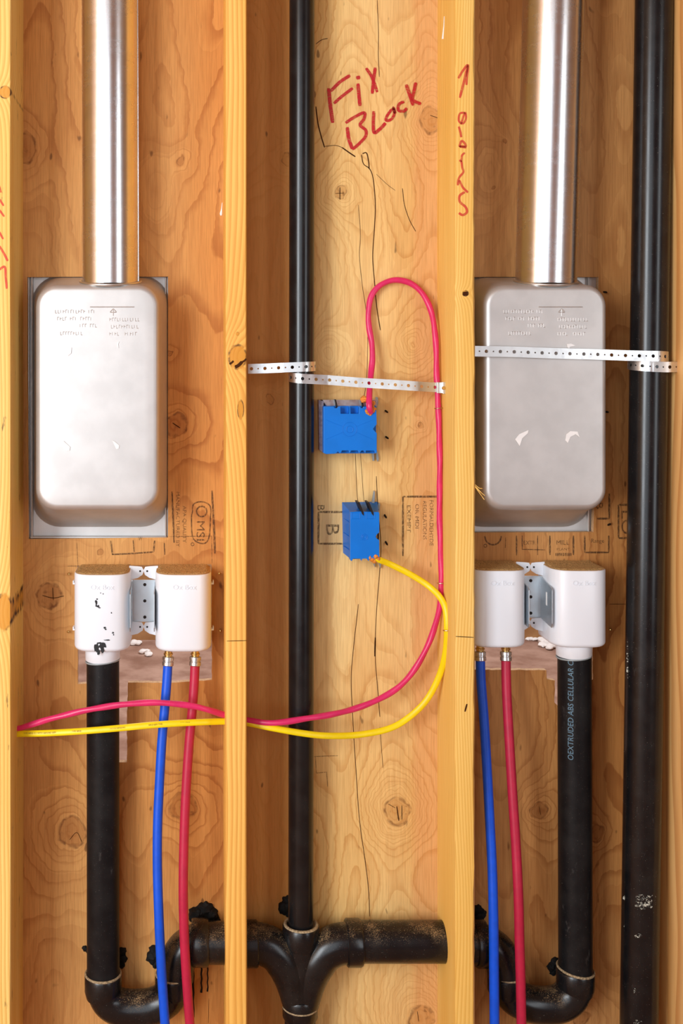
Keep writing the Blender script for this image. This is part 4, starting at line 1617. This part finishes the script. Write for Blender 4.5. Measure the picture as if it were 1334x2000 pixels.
def strap_obj(name, path, parent, width=.0178, first_big=True):
    o = strap_mesh(path, width, first_big=first_big).build(name, M['strap'], parent, smooth=0)
    s = o.modifiers.new('thick', 'SOLIDIFY')
    s.thickness = .0009
    s.offset = 0
    return o


def arc(c, r, a0, a1, z0, z1, n=16):
    return [Vector((c.x + r * math.cos(math.radians(a0 + (a1 - a0) * k / n)), c.y + r * math.sin(math.radians(a0 + (a1 - a0) * k / n)), z0 + (z1 - z0) * k / n)) for k in range(n + 1)]


sA = thing('hanger_strap', 'perforated metal strap looped round the thin vent pipe between the orange and yellow studs', 'strap', 'perforated pipe straps')
c = P(590, 725, YV)
r = .0245
z_in, z_out = P(0, 716, .067).z, P(0, 739, .067).z
path = [P(484.5, 720.5, .080), P(520, 719.5, .0745), P(552, 718, .0700)]
path = [p for p in path]
path += arc(c, r, 265, 360, P(0, 716.5, .067).z, P(0, 715, .067).z, 12)
path += arc(c, r, 8, 178, P(0, 716, .067).z, P(0, 735, .067).z, 16)
path += arc(c, r, 184, 262, P(0, 736, .067).z, P(0, 739.5, .067).z, 10)
path += [P(640, 742, .070), P(700, 747, .079), P(780, 752, .0885), P(840, 756, .094), P(864, 757, .096)]
strap_obj('band', path, sA)
m = MB()
m.box((P(853, 0, .094).x, .0915, P(0, 768, .094).z), (P(865, 0, .094).x, .0930, P(0, 746.5, .094).z))
m.box((P(863.5, 0, .090).x, .076, P(0, 768, .094).z), (P(863.5, 0, .090).x + .0015, .0930, P(0, 746.5, .094).z))
m.box((P(864, 0, .080).x, .0755, P(0, 769, .084).z), (P(872, 0, .076).x, .0770, P(0, 746, .084).z))
m.build('end_clip', M['strap'], sA, smooth=0, bevel=.0004)
m = MB()
cs = P(866.5, 758, .0745)
m.tube([cs + Vector((0, .001, 0)), cs + Vector((0, -.0005, 0)), cs + Vector((0, -.0016, 0))], [.0034, .0034, .0022], 16)
m.build('screw', M['brass'], sA, smooth=40)

sB = thing('hanger_strap', 'perforated metal strap crossing the tan vent box and looped round the thickest black pipe', 'strap', 'perforated pipe straps')
c = P(1265.5, 700, .060)
r = .0345
zf = lambda y: P(0, y, .028).z
path = [P(916, 685.5, .020), P(934, 686, .0205), P(1000, 687, .0215), P(1080, 690, .0225), P(1160, 692, .0235), P(1225, 694.5, .0245)]
path += arc(c, r, 268, 360, zf(695.5), zf(697.5), 12)
path += arc(c, r, 8, 176, zf(698), zf(711), 16)
path += arc(c, r, 184, 262, zf(712), zf(716), 12)
path += [P(1300, 717, .030), P(1330, 716.5, .034), P(1342, 716.5, .036)]
strap_obj('band', path, sB, .0188)

# ------------------------------------------------------------------ nails
for lab, (px, py), (dx, dy) in (
    ('dark nail tip poking through the plywood right of the wide blue box, upper one', (751, 801), (7, 5)), ('dark nail tip poking through the plywood right of the wide blue box, lower one', (752, 852), (7, 5)),
    ('dark nail tip poking through beside the narrow blue box, upper one', (750, 1004), (5, 8)), ('dark nail tip poking through beside the narrow blue box, lower one', (752, 1056), (5, 9)),
    ('dark nail tip poking out beside the top corner of the tan vent box', (1177, 570), (9, 1)), ('dark nail tip poking out beside the middle of the tan vent box', (1180, 804), (9, 1)),
        ('dark nail tip in the plywood between tan vent box and thickest pipe near the stamps', (1186, 1026), (7, -3))):
    a_, b_ = P(px, py, Y_PLY + .004), P(px + dx, py + dy, Y_PLY - .010)
    m = MB()
    m.tube([a_, a_ + (b_ - a_) * .75, b_], [.0019, .0019, .0006], 10)
    tag(m.build('nail', M['nail']), lab, 'nail', 'nail tips through the plywood')
for lab, (px, py) in (('brass screw tip beside the smeared drain box, upper one', (134, 1121)), ('brass screw tip beside the smeared drain box, lower one', (133, 1234)), ('brass screw tip beside the clean valve box, upper one', (428, 1120)), ('brass screw tip beside the clean valve box, lower one', (430, 1232)),
                      ('brass screw tip beside the white box of the printed standpipe', (1192, 1230))):
    a_, b_ = P(px, py, Y_PLY + .004), P(px, py, Y_PLY - .016)
    m = MB()
    n = 16
    m.tube([a_ + (b_ - a_) * k / n for k in range(n + 1)], [(.0024 if k % 2 else .0017) * (1 if k < n - 2 else .5) for k in range(n + 1)], 10)
    tag(m.build('screw', M['brass']), lab, 'screw', 'brass screw tips through the plywood')
